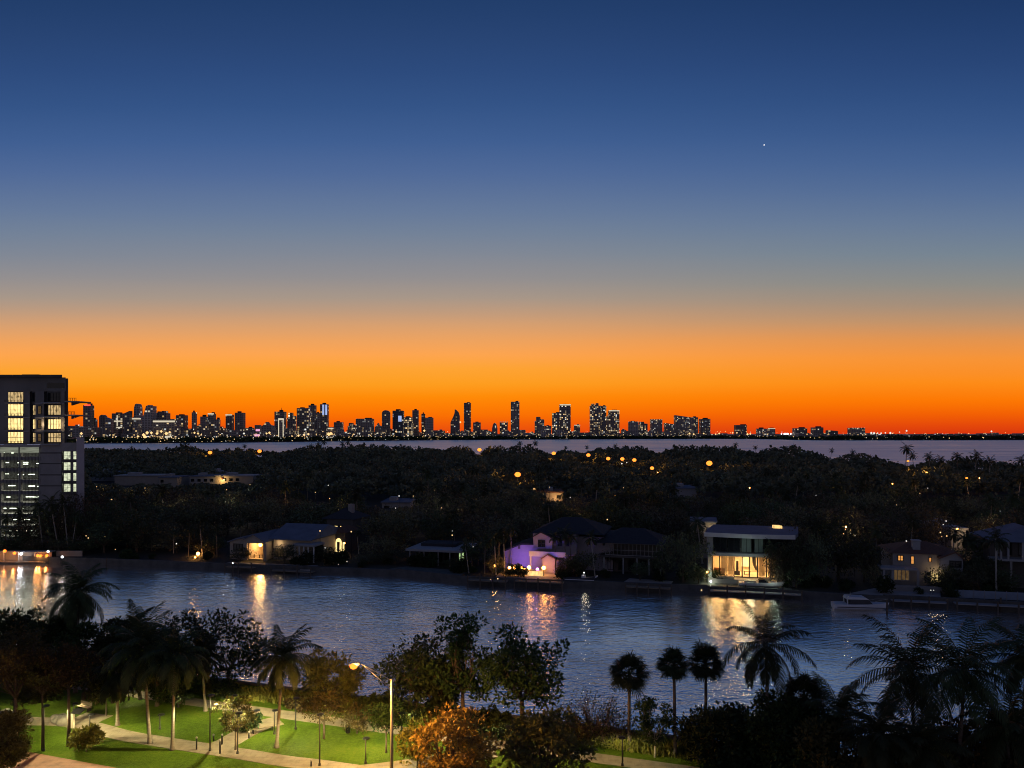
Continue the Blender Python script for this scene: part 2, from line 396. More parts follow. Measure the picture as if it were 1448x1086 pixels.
def Yp(x): return 71.4 - 0.332 * x            # centre line of the waterside promenade
SW = 7.0                                       # promenade to canal edge
def grass_mat():
    t = NT('lawn_grass'); p = t.n('ShaderNodeBsdfPrincipled'); t.l(p.outputs[0], t.out.inputs[0])
    p.inputs['Roughness'].default_value = .9; p.inputs['Specular IOR Level'].default_value = .1
    tc = t.n('ShaderNodeTexCoord')
    def noise(s, d):
        n = t.n('ShaderNodeTexNoise'); n.inputs['Scale'].default_value = s; n.inputs['Detail'].default_value = d; t.l(tc.outputs['Object'], n.inputs['Vector']); return n.outputs[0]
    f = t.math('ADD', t.math('ADD', t.math('MULTIPLY', noise(.32, 6), .48), t.math('MULTIPLY', noise(3.2, 5), .34)), t.math('MULTIPLY', noise(22, 3), .20))
    t.l(t.ramp(f, [(.30, (.026, .040, .004)), (.44, (.050, .090, .006)), (.55, (.074, .125, .008)), (.64, (.098, .132, .014)), (.74, (.13, .12, .03))]), p.inputs['Base Color'])
    b = t.n('ShaderNodeBump'); b.inputs['Distance'].default_value = .12; t.l(noise(9, 4), b.inputs['Height']); t.l(b.outputs[0], p.inputs['Normal'])
    return t.m
M['grass'] = grass_mat()
park = MB().prism_z([(-190, 30), (190, 30), (190, Yp(190)+SW+50), (150, Yp(60)+SW), (60, Yp(60)+SW), (-190, Yp(-190)+SW)], -4, 0).build('park_lawn', M['grass'])
tag(park, kind='structure')
def path_mat(name, col):
    t = NT(name); p = t.n('ShaderNodeBsdfPrincipled'); t.l(p.outputs[0], t.out.inputs[0]); p.inputs['Roughness'].default_value = .85
    tc = t.n('ShaderNodeTexCoord')
    n = t.n('ShaderNodeTexNoise'); n.inputs['Scale'].default_value = 1.3; n.inputs['Detail'].default_value = 7; t.l(tc.outputs['Object'], n.inputs['Vector'])
    c = t.ramp(n.outputs[0], [(.3, mul(col, .72)), (.5, col), (.72, mul(col, 1.14))])
    br = t.n('ShaderNodeTexBrick'); br.inputs['Scale'].default_value = .45; br.inputs['Mortar Size'].default_value = .012
    br.inputs['Color1'].default_value = (1, 1, 1, 1); br.inputs['Color2'].default_value = (.93, .93, .93, 1); br.inputs['Mortar'].default_value = (.78, .78, .78, 1)
    t.l(tc.outputs['Object'], br.inputs['Vector'])
    m = t.n('ShaderNodeMix', data_type='RGBA', blend_type='MULTIPLY'); m.inputs[0].default_value = 1; t.l(c, m.inputs[6]); t.l(br.outputs[0], m.inputs[7])
    t.l(m.outputs[2], p.inputs['Base Color']); return t.m
M['path'] = path_mat('path_concrete', (.23, .19, .135))
M['brick_walk'] = path_mat('brick_walk', (.26, .13, .09))
def smooth(pts, n=8):
    out = []
    for i in range(len(pts) - 1):
        p0 = pts[max(i-1, 0)]; p1 = pts[i]; p2 = pts[i+1]; p3 = pts[min(i+2, len(pts)-1)]
        for k in range(n):
            t = k / n
            out.append(tuple(.5*((2*p1[j]) + (-p0[j]+p2[j])*t + (2*p0[j]-5*p1[j]+4*p2[j]-p3[j])*t*t + (-p0[j]+3*p1[j]-3*p2[j]+p3[j])*t**3) for j in range(2)))
    out.append(pts[-1]); return out
def strip(name, pts, w, z, m, th=.03):
    mb = MB(); vs = []; ws = w if hasattr(w, '__len__') else [w] * len(pts)
    for i, p in enumerate(pts):
        a = pts[max(i-1, 0)]; b = pts[min(i+1, len(pts)-1)]
        dx, dy = b[0]-a[0], b[1]-a[1]; l = math.hypot(dx, dy) + 1e-9
        nx, ny = -dy/l, dx/l; h = ws[i] / 2
        vs += [(p[0]-nx*h, p[1]-ny*h, z), (p[0]+nx*h, p[1]+ny*h, z), (p[0]-nx*h, p[1]-ny*h, z-th), (p[0]+nx*h, p[1]+ny*h, z-th)]
    fs = []
    for i in range(len(pts) - 1):
        a, b = 4*i, 4*i+4
        fs += [(a, b, b+1, a+1), (a, a+2, b+2, b), (a+1, b+1, b+3, a+3)]
    return tag(mb.add(vs, fs).build(name, m), kind='structure')
def gp(*pp): return [G(x, y)[:2] for x, y in pp]
strip('promenade', [(x, Yp(x)) for x in range(-150, 70, 10)], 2.0, .028, M['path'])
strip('path', smooth(gp((-40, 1010), (0, 1016), (45, 1020), (90, 1021), (130, 1028), (175, 1040), (240, 1051), (300, 1060), (352, 1068), (400, 1076), (450, 1082), (520, 1092))), 2.1, .032, M['path'])
strip('path', smooth(gp((292, 1061), (318, 1052), (345, 1037), (372, 1025), (396, 1019))), 2.6, .036, M['path'])
strip('path', smooth(gp((500, 1091), (560, 1084), (640, 1072), (700, 1064))), 2.2, .036, M['path'])
pz = MB().prism_z(gp((92, 1021), (128, 1027), (160, 1012), (122, 1008)), -.02, .040).build('path', M['path']); tag(pz, kind='structure')
strip('sidewalk', [(x, Yp(x) - 18.2) for x in range(-150, 60, 10)], 3.4, .03, M['brick_walk'])
M['asphalt'] = surf('asphalt', (.05, .05, .052), .9, 1.5, .3, .01, 25)
strip('road', [(x, Yp(x) - 25.6) for x in range(-150, 60, 10)], 11, .02, M['asphalt'])

# planted band between promenade and canal: one hedge of grassy clumps, uncountable
def blades(rng, n, x0, x1, off0, off1, hmin, hmax):
    x = rng.uniform(x0, x1, n); off = rng.uniform(off0, off1, n); y = 71.4 - .332*x + off
    h = rng.uniform(hmin, hmax, n) * (.75 + .35*np.sin(x*.9+1) * np.sin(x*.37)) * (1 - .25*np.abs(off-(off0+off1)/2))
    a = rng.uniform(0, 2*PI, n); ln = rng.uniform(.15, .75, n) * h; w = rng.uniform(.05, .11, n)
    ca, sa = np.cos(a), np.sin(a); z0 = rng.uniform(0, .45, n) * h
    V = np.zeros((n, 4, 3))
    V[:,0] = np.stack([x-w*sa, y+w*ca, z0], 1); V[:,1] = np.stack([x+w*sa, y-w*ca, z0], 1)
    V[:,2] = np.stack([x+w*.5*sa+ln*.5*ca, y-w*.5*ca+ln*.5*sa, z0+h*.7], 1); V[:,3] = np.stack([x+ln*ca, y+ln*sa, z0+h], 1)
    return V
rng = np.random.default_rng(4)
M['hedge_leaf'] = leafmat('hedge_leaf', (.15, .155, .032), .5, .35)
hd = quads('hedge', np.concatenate([blades(rng, 16000, -95, 50, 2.2, 4.6, .6, 1.25), blades(rng, 6000, -95, 50, 4.4, 6.2, .4, .9)]), M['hedge_leaf'])
tag(hd, 'band of grassy shrubs between the pale promenade and the canal', 'hedge', kind='stuff')
gz = blades(rng, 9000, -75, 20, -14, -1.8, .05, .10)
ga = MB()
sw1 = MB()
for i in range(-19, 8):
    x = i * 10.0
    sw1.prism_z([(x, Yp(x)+SW), (x+10, Yp(x+10)+SW), (x+10, Yp(x+10)+SW+.5), (x, Yp(x)+SW+.5)], -4, .22)
tag(sw1.build('canal_wall', M['seawall']), 'low concrete wall along the park side of the canal', 'sea wall')

# the island across the canal
SHORE_PX = [(-420, 789), (-200, 790), (0, 793), (60, 796), (130, 798), (260, 803), (450, 810), (560, 814), (650, 824), (740, 828), (840, 832), (920, 836), (1000, 838),
            (1100, 843), (1150, 847), (1250, 853), (1350, 858), (1448, 864), (1600, 872)]
shore = [G(x, y, -1.2)[:2] for x, y in SHORE_PX]
BACK = [(-420, 940), (100, 940), (600, 950), (900, 930), (1050, 900), (1150, 760), (1220, 620), (1290, 540), (1448, 450), (1600, 420)]
back = [(X(px, d), d) for px, d in BACK]
isl = MB().prism_z(shore + back[::-1], -5, 0).build('island_ground', M['soil']); tag(isl, kind='structure')
shore_px = [((x*F/y)+724, y) for x, y in shore]
def dshore(px): return interp(shore_px, px)
def dback(px): return interp(BACK, px)
sw2 = MB()
for (a, b) in zip(shore, shore[1:]):
    n = max(1, int(math.dist(a, b) / 12))
    for k in range(n):
        p = (lerp(a[0], b[0], k/n), lerp(a[1], b[1], k/n)); q = (lerp(a[0], b[0], (k+1)/n), lerp(a[1], b[1], (k+1)/n))
        h = .15 + .25*random.Random(int(p[0]*7)).random()
        sw2.prism_z([(p[0], p[1]-.35), (q[0], q[1]-.35), (q[0], q[1]+.3), (p[0], p[1]+.3)], -4, h)
tag(sw2.build('canal_wall', M['seawall']), 'weathered concrete seawall below the island houses', 'sea wall')
# lawns and terraces of the island houses
def patch(name, pp, z, m):
    q = []
    for x, y in pp:
        d = max(G(x, y)[1], dshore(x) + .8); q.append((X(x, d), d))
    return tag(MB().prism_z(q, -.3, z).build(name, m), kind='structure')
M['dusk_lawn'] = surf('dusk_lawn', (.10, .11, .10), .95, .5, .35, .03, 6)
M['terrace'] = surf('terrace_stone', (.33, .30, .28), .85, .5, .2)
patch('lawn', [(548, 813), (650, 822), (664, 808), (575, 801)], .05, M['dusk_lawn'])
patch('terrace', [(318, 805), (440, 809), (450, 800), (325, 795)], .06, M['terrace'])
patch('terrace', [(380, 808.5), (500, 811), (500, 803), (400, 801)], .055, M['dusk_lawn'])
patch('terrace', [(700, 825), (806, 829), (800, 812), (708, 808)], .05, M['terrace'])
patch('terrace', [(880, 832), (948, 836), (952, 822), (890, 818)], .05, M['terrace'])
patch('terrace', [(985, 836), (1120, 843), (1118, 828), (990, 824)], .05, M['dusk_lawn'])
patch('terrace', [(1200, 848), (1330, 855), (1330, 834), (1236, 832)], .05, M['terrace'])

# the mainland across the bay
MAIN = [(-500, 628.5), (0, 628), (330, 626), (560, 623), (730, 621.7), (1000, 620.6), (1070, 620.8), (1160, 622.8), (1448, 622.4), (2000, 622)]
def dmain(px): return (CH + 1.2) * F / (interp(MAIN, px) - HZ)
mp_ = [(X(px, dmain(px)), dmain(px)) for px in range(-500, 2001, 25)]
tag(MB().prism_z(mp_ + [(30000, 24000), (-30000, 24000)], -6, 2).build('mainland_ground', M['city_ground']), kind='structure')
def blobs(rng, cx, cy, cz, rx, rz, nq, size):
    """nq leaf-clump quads through the volume of each of many crowns (arrays)"""
    N = len(cx); u = rng.normal(size=(N, nq, 3)); u /= np.linalg.norm(u, axis=2, keepdims=True)
    u[..., 2] = np.abs(u[..., 2])*1.15 - .25
    r = rng.uniform(.55, 1.05, (N, nq, 1)) ** .6
    lump = 1 + .25*np.sin(u[..., 0:1]*5 + cx[:, None, None]) * np.cos(u[..., 1:2]*4 + cy[:, None, None])
    c = u * r * lump * np.stack([rx, rx, rz], 1)[:, None, :] + np.stack([cx, cy, cz], 1)[:, None, :]
    c = c.reshape(-1, 3); n = len(c); s = (np.repeat(size, nq) * rng.uniform(.6, 1.3, n))[:, None]
    a = rng.normal(size=(n, 3)); a /= np.linalg.norm(a, axis=1, keepdims=True)
    b = np.cross(a, rng.normal(size=(n, 3))); b /= np.linalg.norm(b, axis=1, keepdims=True)
    return np.stack([c - a*s, c - b*s*.7, c + a*s, c + b*s*.7], 1)
rng = np.random.default_rng(11)
N = 1500
px = rng.uniform(-60, 1510, N); d = np.array([dmain(p) for p in px]) + rng.uniform(15, 240, N); h = rng.uniform(7, 15, N)
h *= np.where(px > 1180, 1.25, 1)
tag(quads('mainland_trees', blobs(rng, (px-724)/F*d, d, h*.5+2, rng.uniform(10, 26, N), h*.6, 26, np.full(N, 6.0)), M['leaf_dark']),
    'dark line of trees along the far shore below the skyline', 'treeline', kind='stuff')

# ================================================================ skyline across the bay
FAC = {
 'dark':   facade('tower_dark', (.27, .23, .22), 8.5, 8.0, .12, .38),
 'mid':    facade('tower_mid', (.36, .31, .29), 8.0, 7.5, .20, .42),
 'busy':   facade('tower_busy', (.26, .22, .21), 9.5, 9.0, .36, .62, .85),
 'grey':   facade('tower_grey', (.44, .39, .38), 10, 8.0, .08, .5, .4),
 'low':    facade('low_block', (.32, .28, .26), 9.0, 6.5, .24, .45, .85),
 'glassy': facade('tower_glassy', (.10, .11, .15), 7.5, 9.0, .15, .55, .3),
}
M['roof_dark'] = surf('roof_dark', (.06, .06, .065), .8, .05, .2)
TOWERS = [
 # x0, x1, top row, facade, shape, label
 (117.5, 128, 573, 'dark', 'beacon_red', 'slim dark tower with a red top light, first tall one beside the garage building'),
 (129, 135, 593, 'mid', 'flat', 'stubby block tucked right of the red topped slim tower'),
 (140, 148, 586.5, 'dark', 'round', 'dark tower with rounded top, left shoulder of the two joined downtown towers'),
 (148.5, 157, 590, 'grey', 'slant', 'grey tower with sloping roof leaning against the rounded top tower'),
 (158, 173, 584.5, 'dark', 'bands', 'broad dark office block crossed by two bright horizontal light bands'),
 (173.5, 183, 581, 'dark', 'slant_up', 'dark tower with roof rising to the right beside the light banded block'),
 (186.5, 199, 570.8, 'grey', 'rocket', 'tapering rocket shaped tower on a wider lit base, left of the slanted grey tower'),
 (201.5, 215.5, 572.5, 'grey', 'shoulder', 'grey tower with one slanted shoulder right of the rocket shaped tower'),
 (220.5, 235, 581, 'dark', 'notch', 'dark tower with ragged stepped crown behind the wide bright hotel'),
 (216.5, 247.5, 592.5, 'low', 'cornice', 'wide brightly lit hotel block with a glowing cornice band'),
 (248.5, 261, 587, 'dark', 'flat', 'plain dark slab right of the wide bright hotel'),
 (271, 276.5, 583, 'grey', 'flat', 'pencil thin grey tower standing alone between two low groups'),
 (283, 291.5, 589, 'mid', 'flat', 'mid height speckled block left of the white topped narrow tower'),
 (294, 302.5, 585, 'mid', 'lit_top', 'narrow tower with a white lit top in the low lit cluster'),
 (303, 309.5, 593, 'mid', 'flat', 'short block touching the right of the white topped narrow tower'),
 (319, 328, 586.5, 'dark', 'lit_top', 'dark tower with a glowing parapet, left one of a separate pair'),
 (332, 343.5, 583.5, 'dark', 'flat', 'broad plain dark tower, right one of a separate pair'),
 (346.5, 356.5, 605, 'low', 'flat', 'low dark block in the gap right of the separate pair'),
 (360, 367.5, 601, 'low', 'pink', 'low building washed with pink light by the shore'),
 (369, 384.5, 596.5, 'grey', 'pointed', 'squat grey block with small pointed roof left of the antenna tower'),
 (388, 401.5, 582, 'dark', 'antenna', 'dark slanting roofed tower with a thin antenna mast'),
 (393.5, 401, 591.5, 'mid', 'frame', 'pale lit building framed in light in front of the antenna tower'),
 (406, 416.5, 583.5, 'busy', 'step', 'speckled tower with a small raised left block, right of the antenna tower'),
 (419.5, 436, 577, 'busy', 'flat', 'broad speckled tower in the middle of the dense block group'),
 (436.2, 445.5, 573, 'dark', 'flat', 'tallest dark slab above the dense block group'),
 (445.8, 452, 584, 'grey', 'flat', 'grey infill tower between the tallest dark slab and the blue lit tower'),
 (452.5, 462.7, 571.5, 'dark', 'blue_panel', 'tower with a tall bright blue white lit panel near its top'),
 (463.5, 471.5, 604, 'low', 'cornice', 'low bright building at the foot of the blue lit tower'),
 (472, 483.5, 597, 'mid', 'flat', 'short dotted block right of the blue lit tower'),
 (491.5, 502.5, 598, 'mid', 'step', 'stepped low apartment block left of the wide flat topped one'),
 (503, 526.5, 592, 'mid', 'flat', 'wide flat topped apartment block with scattered lights'),
 (530, 539.5, 598, 'grey', 'pointed', 'small pointed block right of the wide apartment block'),
 (540, 550.5, 580, 'dark', 'round', 'slim dark tower with rounded crown right of the small pointed block'),
 (555, 569.7, 580.6, 'glassy', 'blue_spot', 'bluish tower with a violet blue lit corner'),
 (570, 583, 590, 'busy', 'flat', 'dotted block between the bluish tower and the slim neighbour'),
 (583, 591.3, 580, 'dark', 'flat', 'slim tall slab right of the dotted block near the bluish tower'),
 (595.8, 600.8, 585, 'dark', 'flat', 'very thin chimney like tower left of a square grey block'),
 (601, 612, 590.5, 'grey', 'flat', 'square grey block sloping down to low buildings'),
 (637, 649.5, 578.5, 'dark', 'sail', 'curved sail shaped tower peaking to a point'),
 (656, 665.5, 569.5, 'dark', 'flat', 'very tall slim tower right of the sail shaped tower'),
 (669, 679.5, 597.3, 'dark', 'flat', 'small square block right of the very tall slim tower'),
 (695.8, 703.4, 598, 'mid', 'dome', 'small domed tower standing alone near the middle'),
 (706.6, 718, 596, 'busy', 'crenel', 'short block with battlement like roof lights beside the tallest tower'),
 (722.3, 734.6, 568, 'mid', 'flat', 'tallest tower of the skyline, a broad slab with vertical light rows'),
 (756.3, 769.6, 589.5, 'mid', 'step', 'stepped tower with pinkish lights standing right of the tallest tower'),
 (770, 779.5, 602, 'mid', 'flat', 'low block between the pinkish stepped tower and the bright twin slabs'),
 (781, 791.3, 584, 'busy', 'flat', 'lower left slab of the bright speckled pair'),
 (791.5, 807, 572, 'busy', 'lit_top', 'taller right slab of the bright speckled pair, white lights on its roof'),
 (812, 820.3, 601.2, 'mid', 'lit_top', 'small lone block between the two bright speckled groups'),
 (834.8, 849.6, 570, 'busy', 'notch', 'tall bright speckled tower with a notched crown'),
 (849.8, 857.4, 574, 'busy', 'flat', 'narrow speckled wing joined to the tower with the notched crown'),
 (857.6, 861, 589, 'busy', 'flat', 'thin low infill between two bright speckled towers'),
 (861.2, 876, 580.5, 'busy', 'lit_top', 'speckled tower with a white roof edge, right end of the bright group'),
 (889.7, 903, 596, 'grey', 'flat', 'greyish flat block, left half of a low double block'),
 (903.4, 915.8, 596.4, 'busy', 'step', 'yellow lit stepped block, right half of a low double block'),
 (921, 936.7, 592.8, 'mid', 'crenel', 'square block with a row of small lights along its roof'),
 (940.5, 954.8, 598, 'mid', 'slant', 'low sloping block right of the roof light row block'),
 (955, 978, 587, 'mid', 'slant', 'wide slab with gently falling roofline toward the skyline end'),
 (978.2, 987.2, 590, 'mid', 'flat', 'lower wing joined to the wide slab with falling roofline'),
 (990.8, 1004.6, 592.2, 'dark', 'flat', 'last full height square tower at the skyline end'),
 (1041, 1056, 601, 'dark', 'flat', 'isolated square block right of the last full height tower'),
 (1072.3, 1083.6, 606, 'grey', 'flat', 'low grey block, left one of a small pair near the stadium lights'),
 (1086, 1096.2, 606, 'grey', 'lit_top', 'low grey block, right one of a small pair near the stadium lights'),
 (1125, 1141.6, 605.5, 'dark', 'flat', 'low dark block directly right of the stadium lights'),
 (1151, 1164.4, 604.3, 'dark', 'flat', 'dark block with one rooftop light further right along the flat shore'),
 (1172.2, 1185, 608.3, 'dark', 'slant', 'lowest dark block near the flat right end of the shore'),
 (1204.2, 1223.4, 604.8, 'mid', 'crenel', 'last wide block on the right, pale roof line over the bay'),
]
rnd = random.Random(5)
for (x0, x1, top, fac, shape, label) in TOWERS:
    d = dmain((x0+x1)/2) + rnd.uniform(160, 330)
    if shape in ('frame', 'cornice', 'pink'): d = dmain((x0+x1)/2) + rnd.uniform(90, 130)
    t = thing('tower', label, 'tower', (X((x0+x1)/2, d), d, 2), 0, 'skyline towers across the bay')
    w = (x1-x0)/F*d; h = Z(top, d) - 2; hw = w/2; dp = min(w*.9, 45)
    m = MB(); fm = FAC[fac]; cap = MB(); extra = None
    if shape == 'slant': m.prism_y([(-hw, 0), (hw, 0), (hw, h*.90), (-hw, h)], 0, dp)
    elif shape == 'slant_up': m.prism_y([(-hw, 0), (hw, 0), (hw, h), (-hw, h*.90)], 0, dp)
    elif shape == 'sail': m.prism_y([(-hw, 0), (hw, 0), (hw, h*.78), (hw*.75, h*.9), (hw*.3, h*.97), (-hw*.02, h), (-hw*.1, h*.86), (-hw*.4, h*.74), (-hw*.8, h*.62), (-hw, h*.55)], 0, dp)
    elif shape == 'rocket':
        m.prism_y([(-hw, 0), (hw, 0), (hw, h*.60), (hw*.62, h*.66), (hw*.52, h*.90), (hw*.30, h*.985), (0, h), (-hw*.30, h*.985), (-hw*.52, h*.90), (-hw*.62, h*.66), (-hw, h*.60)], 0, dp)
        extra = ('light_band', 'band_light', MB().box(-hw*1.02, hw*1.02, -2.5, 0, h*.585, h*.615))
    elif shape == 'shoulder': m.prism_y([(-hw*1.15, 0), (hw, 0), (hw, h*.97), (hw*.3, h*.97), (hw*.25, h), (-hw*.3, h*.97), (-hw*.75, h*.75), (-hw*1.15, h*.6)], 0, dp)
    elif shape == 'notch': m.prism_y([(-hw, 0), (hw, 0), (hw, h*.93), (hw*.6, h*.93), (hw*.55, h), (hw*.15, h), (hw*.1, h*.95), (-hw*.2, h*.95), (-hw*.25, h*.985), (-hw*.7, h*.985), (-hw*.75, h*.93), (-hw, h*.93)], 0, dp)
    elif shape == 'round': m.prism_y([(-hw, 0), (hw, 0)] + [(hw*math.cos(a), h*.9 + h*.1*math.sin(a)) for a in [k*PI/8 for k in range(9)]], 0, dp)
    elif shape == 'dome': m.prism_y([(-hw, 0), (hw, 0), (hw, h*.7)] + [(hw*.85*math.cos(a), h*.72 + h*.28*math.sin(a)) for a in [k*PI/8 for k in range(9)]] + [(-hw, h*.7)], 0, dp)
    elif shape == 'pointed': m.prism_y([(-hw, 0), (hw, 0), (hw, h*.8), (hw*.3, h*.84), (-hw*.1, h), (-hw*.45, h*.86), (-hw, h*.74)], 0, dp)
    elif shape == 'step': m.prism_y([(-hw, 0), (hw, 0), (hw, h*.88), (hw*.2, h*.9), (hw*.2, h), (-hw*.7, h), (-hw*.7, h*.82), (-hw, h*.82)], 0, dp)
    elif shape == 'crenel':
        pl = [(-hw, 0), (hw, 0)]; n = 9
        for k in range(n):
            q = hw - 2*hw*k/n; r_ = hw - 2*hw*(k+1)/n; zz = h if k % 2 == 0 else h*.93; pl += [(q, zz), (r_, zz)]
        m.prism_y(pl, 0, dp)
        e = MB()
        for k in range(0, n, 2): e.box(hw-2*hw*(k+.7)/n, hw-2*hw*(k+.3)/n, -1.5, 0, h*.955, h*.99)
        extra = ('roof_light', 'band_light', e)
    else: m.box(-hw, hw, 0, dp, 0, h)
    m.build('body', fm, t)
    if shape in ('flat', 'lit_top', 'bands', 'blue_panel', 'beacon_red', 'frame', 'antenna', 'blue_spot'):
        c0 = rnd.uniform(-.5, .1)*hw; MB().box(c0, c0+hw*rnd.uniform(.5, .9), dp*.2, dp*.8, h, h+rnd.uniform(3, 7)).build('roof_cap', M['roof_dark'], t)
    if shape == 'lit_top': extra = ('light_band', 'band_light', MB().box(-hw, hw, -1.5, 0, h*.975, h+1.5))
    if shape == 'bands': extra = ('light_band', 'band_light', MB().box(-hw, hw, -2, 0, h*.70, h*.74).box(-hw*.1, hw*.9, -2, 0, h*.48, h*.515).box(-hw*.02, hw*.12, -2, 0, h*.55, h*.93))
    if shape == 'cornice': extra = ('light_band', 'band_light', MB().box(-hw, hw, -2, 0, h*.86, h*.93).box(-hw*.8, -hw*.1, -2, 0, h*.12, h*.22).box(hw*.1, hw*.7, -2, 0, h*.08, h*.25))
    if shape == 'pink': extra = ('light_band', 'band_pink', MB().box(-hw, hw, -2, 0, h*.30, h*.42).box(-hw*.5, hw, -2, 0, h*.62, h*.74).box(-hw*.9, hw*.7, -2, 0, h*.08, h*.17))
    if shape == 'frame': extra = ('light_band', 'band_light', MB().box(-hw, -hw*.72, -1.5, 0, h*.1, h).box(hw*.72, hw, -1.5, 0, h*.1, h).box(-hw*.72, hw*.72, -1.5, 0, h*.93, h))
    if shape == 'antenna': extra = ('antenna', 'dark_metal', MB().tube([(hw*.25, dp/2, h), (hw*.25, dp/2, h+16)], [1.6, .8], 5))
    if shape == 'blue_panel': extra = ('light_panel', 'band_blue', MB().box(-hw*.35, hw*.15, -1.5, 0, h*.70, h*.985).box(hw*.5, hw*.97, -1.5, 0, h*.70, h*.985))
    if shape == 'blue_spot': extra = ('light_panel', 'band_blue', MB().box(hw*.1, hw*.75, -1.5, 0, h*.62, h*.82))
    if shape == 'beacon_red': extra = ('roof_light', 'red_beacon', MB().box(-hw*.6, hw, -1.5, 0, h*.985, h+2.5))
    if extra:
        e = extra[2]
        if len(e.v) % 8 == 0 and len(e.f) == len(e.v)//8*6:      # each light strip a part of its own
            for i in range(len(e.v)//8):
                q = MB(); q.v = e.v[i*8:i*8+8]; q.f = [tuple(j-i*8 for j in f) for f in e.f[i*6:i*6+6]]; q.build(extra[0], M[extra[1]], t)
        else: e.build(extra[0], M[extra[1]], t)

# low infill along the foot of the skyline
k = 0
for px in np.arange(92, 1020, 7.6):
    w = rnd.uniform(5, 12); d = dmain(px) + rnd.uniform(100, 320)
    hi = interp([(90, 600), (270, 600), (330, 606), (520, 603), (600, 606), (640, 607), (760, 608), (900, 607), (990, 610), (1020, 612)], px)
    top = rnd.uniform(hi, 614)
    hw = w/2/F*d; h = max(7, Z(top, d) - 2)
    m = MB().box(-hw, hw, 0, 30, 0, h)
    if rnd.random() < .5: m.box(-hw*.6, hw*.2, 5, 20, h, h + rnd.uniform(3, 8))
    o = m.build('city_block', FAC[rnd.choice(['low', 'low', 'mid', 'grey'])]); o.location = (X(px, d), d, 2)
    tag(o, 'low building with scattered lights at the foot of the skyline', 'building', 'low buildings along the far shore')
for px in np.arange(1025, 1470, 16):
    w = rnd.uniform(5, 16); d = dmain(px) + rnd.uniform(130, 320); hw = w/2/F*d; h = max(6, Z(rnd.uniform(611.5, 615.5), d) - 2)
    o = MB().box(-hw, hw, 0, 30, 0, h).build('city_block', FAC['grey']); o.location = (X(px, d), d, 2)
    tag(o, 'low dark shed on the flat right part of the far shore', 'building', 'sheds on the flat far shore')

# lamps along the far shore: a sprinkle nobody would count
def dots(name, label, lst, m):
    V = []
    for (x, y, d, r) in lst:
        cx, cy, cz = P(x, y, d)
        for i, j in ((0, 1), (1, 2), (0, 2)):
            q = [[cx, cy, cz] for _ in range(4)]
            q[0][i] += r; q[1][j] += r; q[2][i] -= r; q[3][j] -= r; V.append(q)
    return tag(quads(name, np.array(V), m), label, 'lights', kind='stuff')
warm, white = [], []
for i in range(440):
    px = rnd.uniform(92, 1010)
    w8 = interp([(90, 1), (160, 1), (200, 1), (260, 1), (330, .7), (480, .9), (560, .9), (600, .8), (660, .9), (780, .8), (900, .8), (1010, .8)], px)
    if rnd.random() > w8: continue
    y = interp(MAIN, px) - rnd.uniform(1.5, 12) ** 1.0
    (warm if rnd.random() < .68 else white).append((px, y, dmain(px) + rnd.uniform(5, 60), rnd.uniform(.8, 2.3)))
for i in range(150):
    px = rnd.choice((rnd.uniform(92, 330), rnd.uniform(400, 620))); y = interp(MAIN, px) - abs(rnd.gauss(3, 5)) - 1.5
    (warm if rnd.random() < .8 else white).append((px, y, dmain(px) + rnd.uniform(20, 85), rnd.uniform(1.2, 2.6)))
for i in range(120):
    px = rnd.uniform(1010, 1460); y = interp(MAIN, px) - rnd.choice((rnd.uniform(3, 5), rnd.uniform(8, 11)))
    (warm if rnd.random() < .75 else white).append((px, y, dmain(px) + rnd.uniform(5, 60), rnd.uniform(.9, 2.8)))
for px, y, r in ((195, 617, 4), (203, 615, 6), (208, 612, 6), (214, 612, 5), (222, 613, 5), (228, 610, 5), (235, 613, 6), (240, 611, 4), (205, 618, 7), (245, 621, 4), (247, 621, 4),
                 (152, 619, 3), (115, 613, 5), (275, 612, 4), (280, 613, 4), (465, 614, 8), (468, 613, 7), (430, 615, 5), (422, 616, 5), (436, 614, 5), (381, 612, 5), (377, 613, 4),
                 (600, 609, 6), (560, 610, 4), (651, 597, 5), (975, 613, 6), (981, 614, 6), (1017, 613, 6), (1012, 614, 5), (1057, 614, 7), (1061, 613.5, 6), (1036, 612, 5), (1042, 612, 5), (995, 613, 5)):
    warm.append((px, y, dmain(px) + 70, r))
for px, y, r in ((1232, 612.3, 6), (1236, 612.5, 6), (1241, 612.5, 4), (1246, 612.6, 4.5), (1252, 612, 4), (1259, 612.3, 6), (1282, 609.2, 5), (1272, 611, 3), (1402, 610, 5), (345, 613, 4)):
    white.append((px, y, dmain(px) + 70, r))
dots('shore_lights', 'sprinkle of warm amber lamps along the foot of the skyline', warm, M['bulb_warm_far'])
dots('shore_lights', 'sprinkle of cool white lamps along the foot of the skyline', white, M['bulb_white_far'])
st = thing('stadium_light', 'glaring pinkish white stadium floodlights on the far shore', 'floodlight', P(1111, 621, dmain(1111) + 80))
for dx in (-22, -6, 9, 26):
    MB().tube([(dx, 0, 0), (dx, 0, 25)], .8, 5).build('pole', M['dark_metal'], st)
    MB().ball((dx, -1, 27), 5.0 if abs(dx) < 12 else 3.2, 8, 5).build('floodlight_head', M['bulb_white'], st)
sx, sy, sz = P(1080.5, 205, 9000)
tag(MB().ball((sx, sy, sz), 5.2, 8, 5).build('evening_star', M['star']), 'single bright point of light high in the blue sky', 'star')

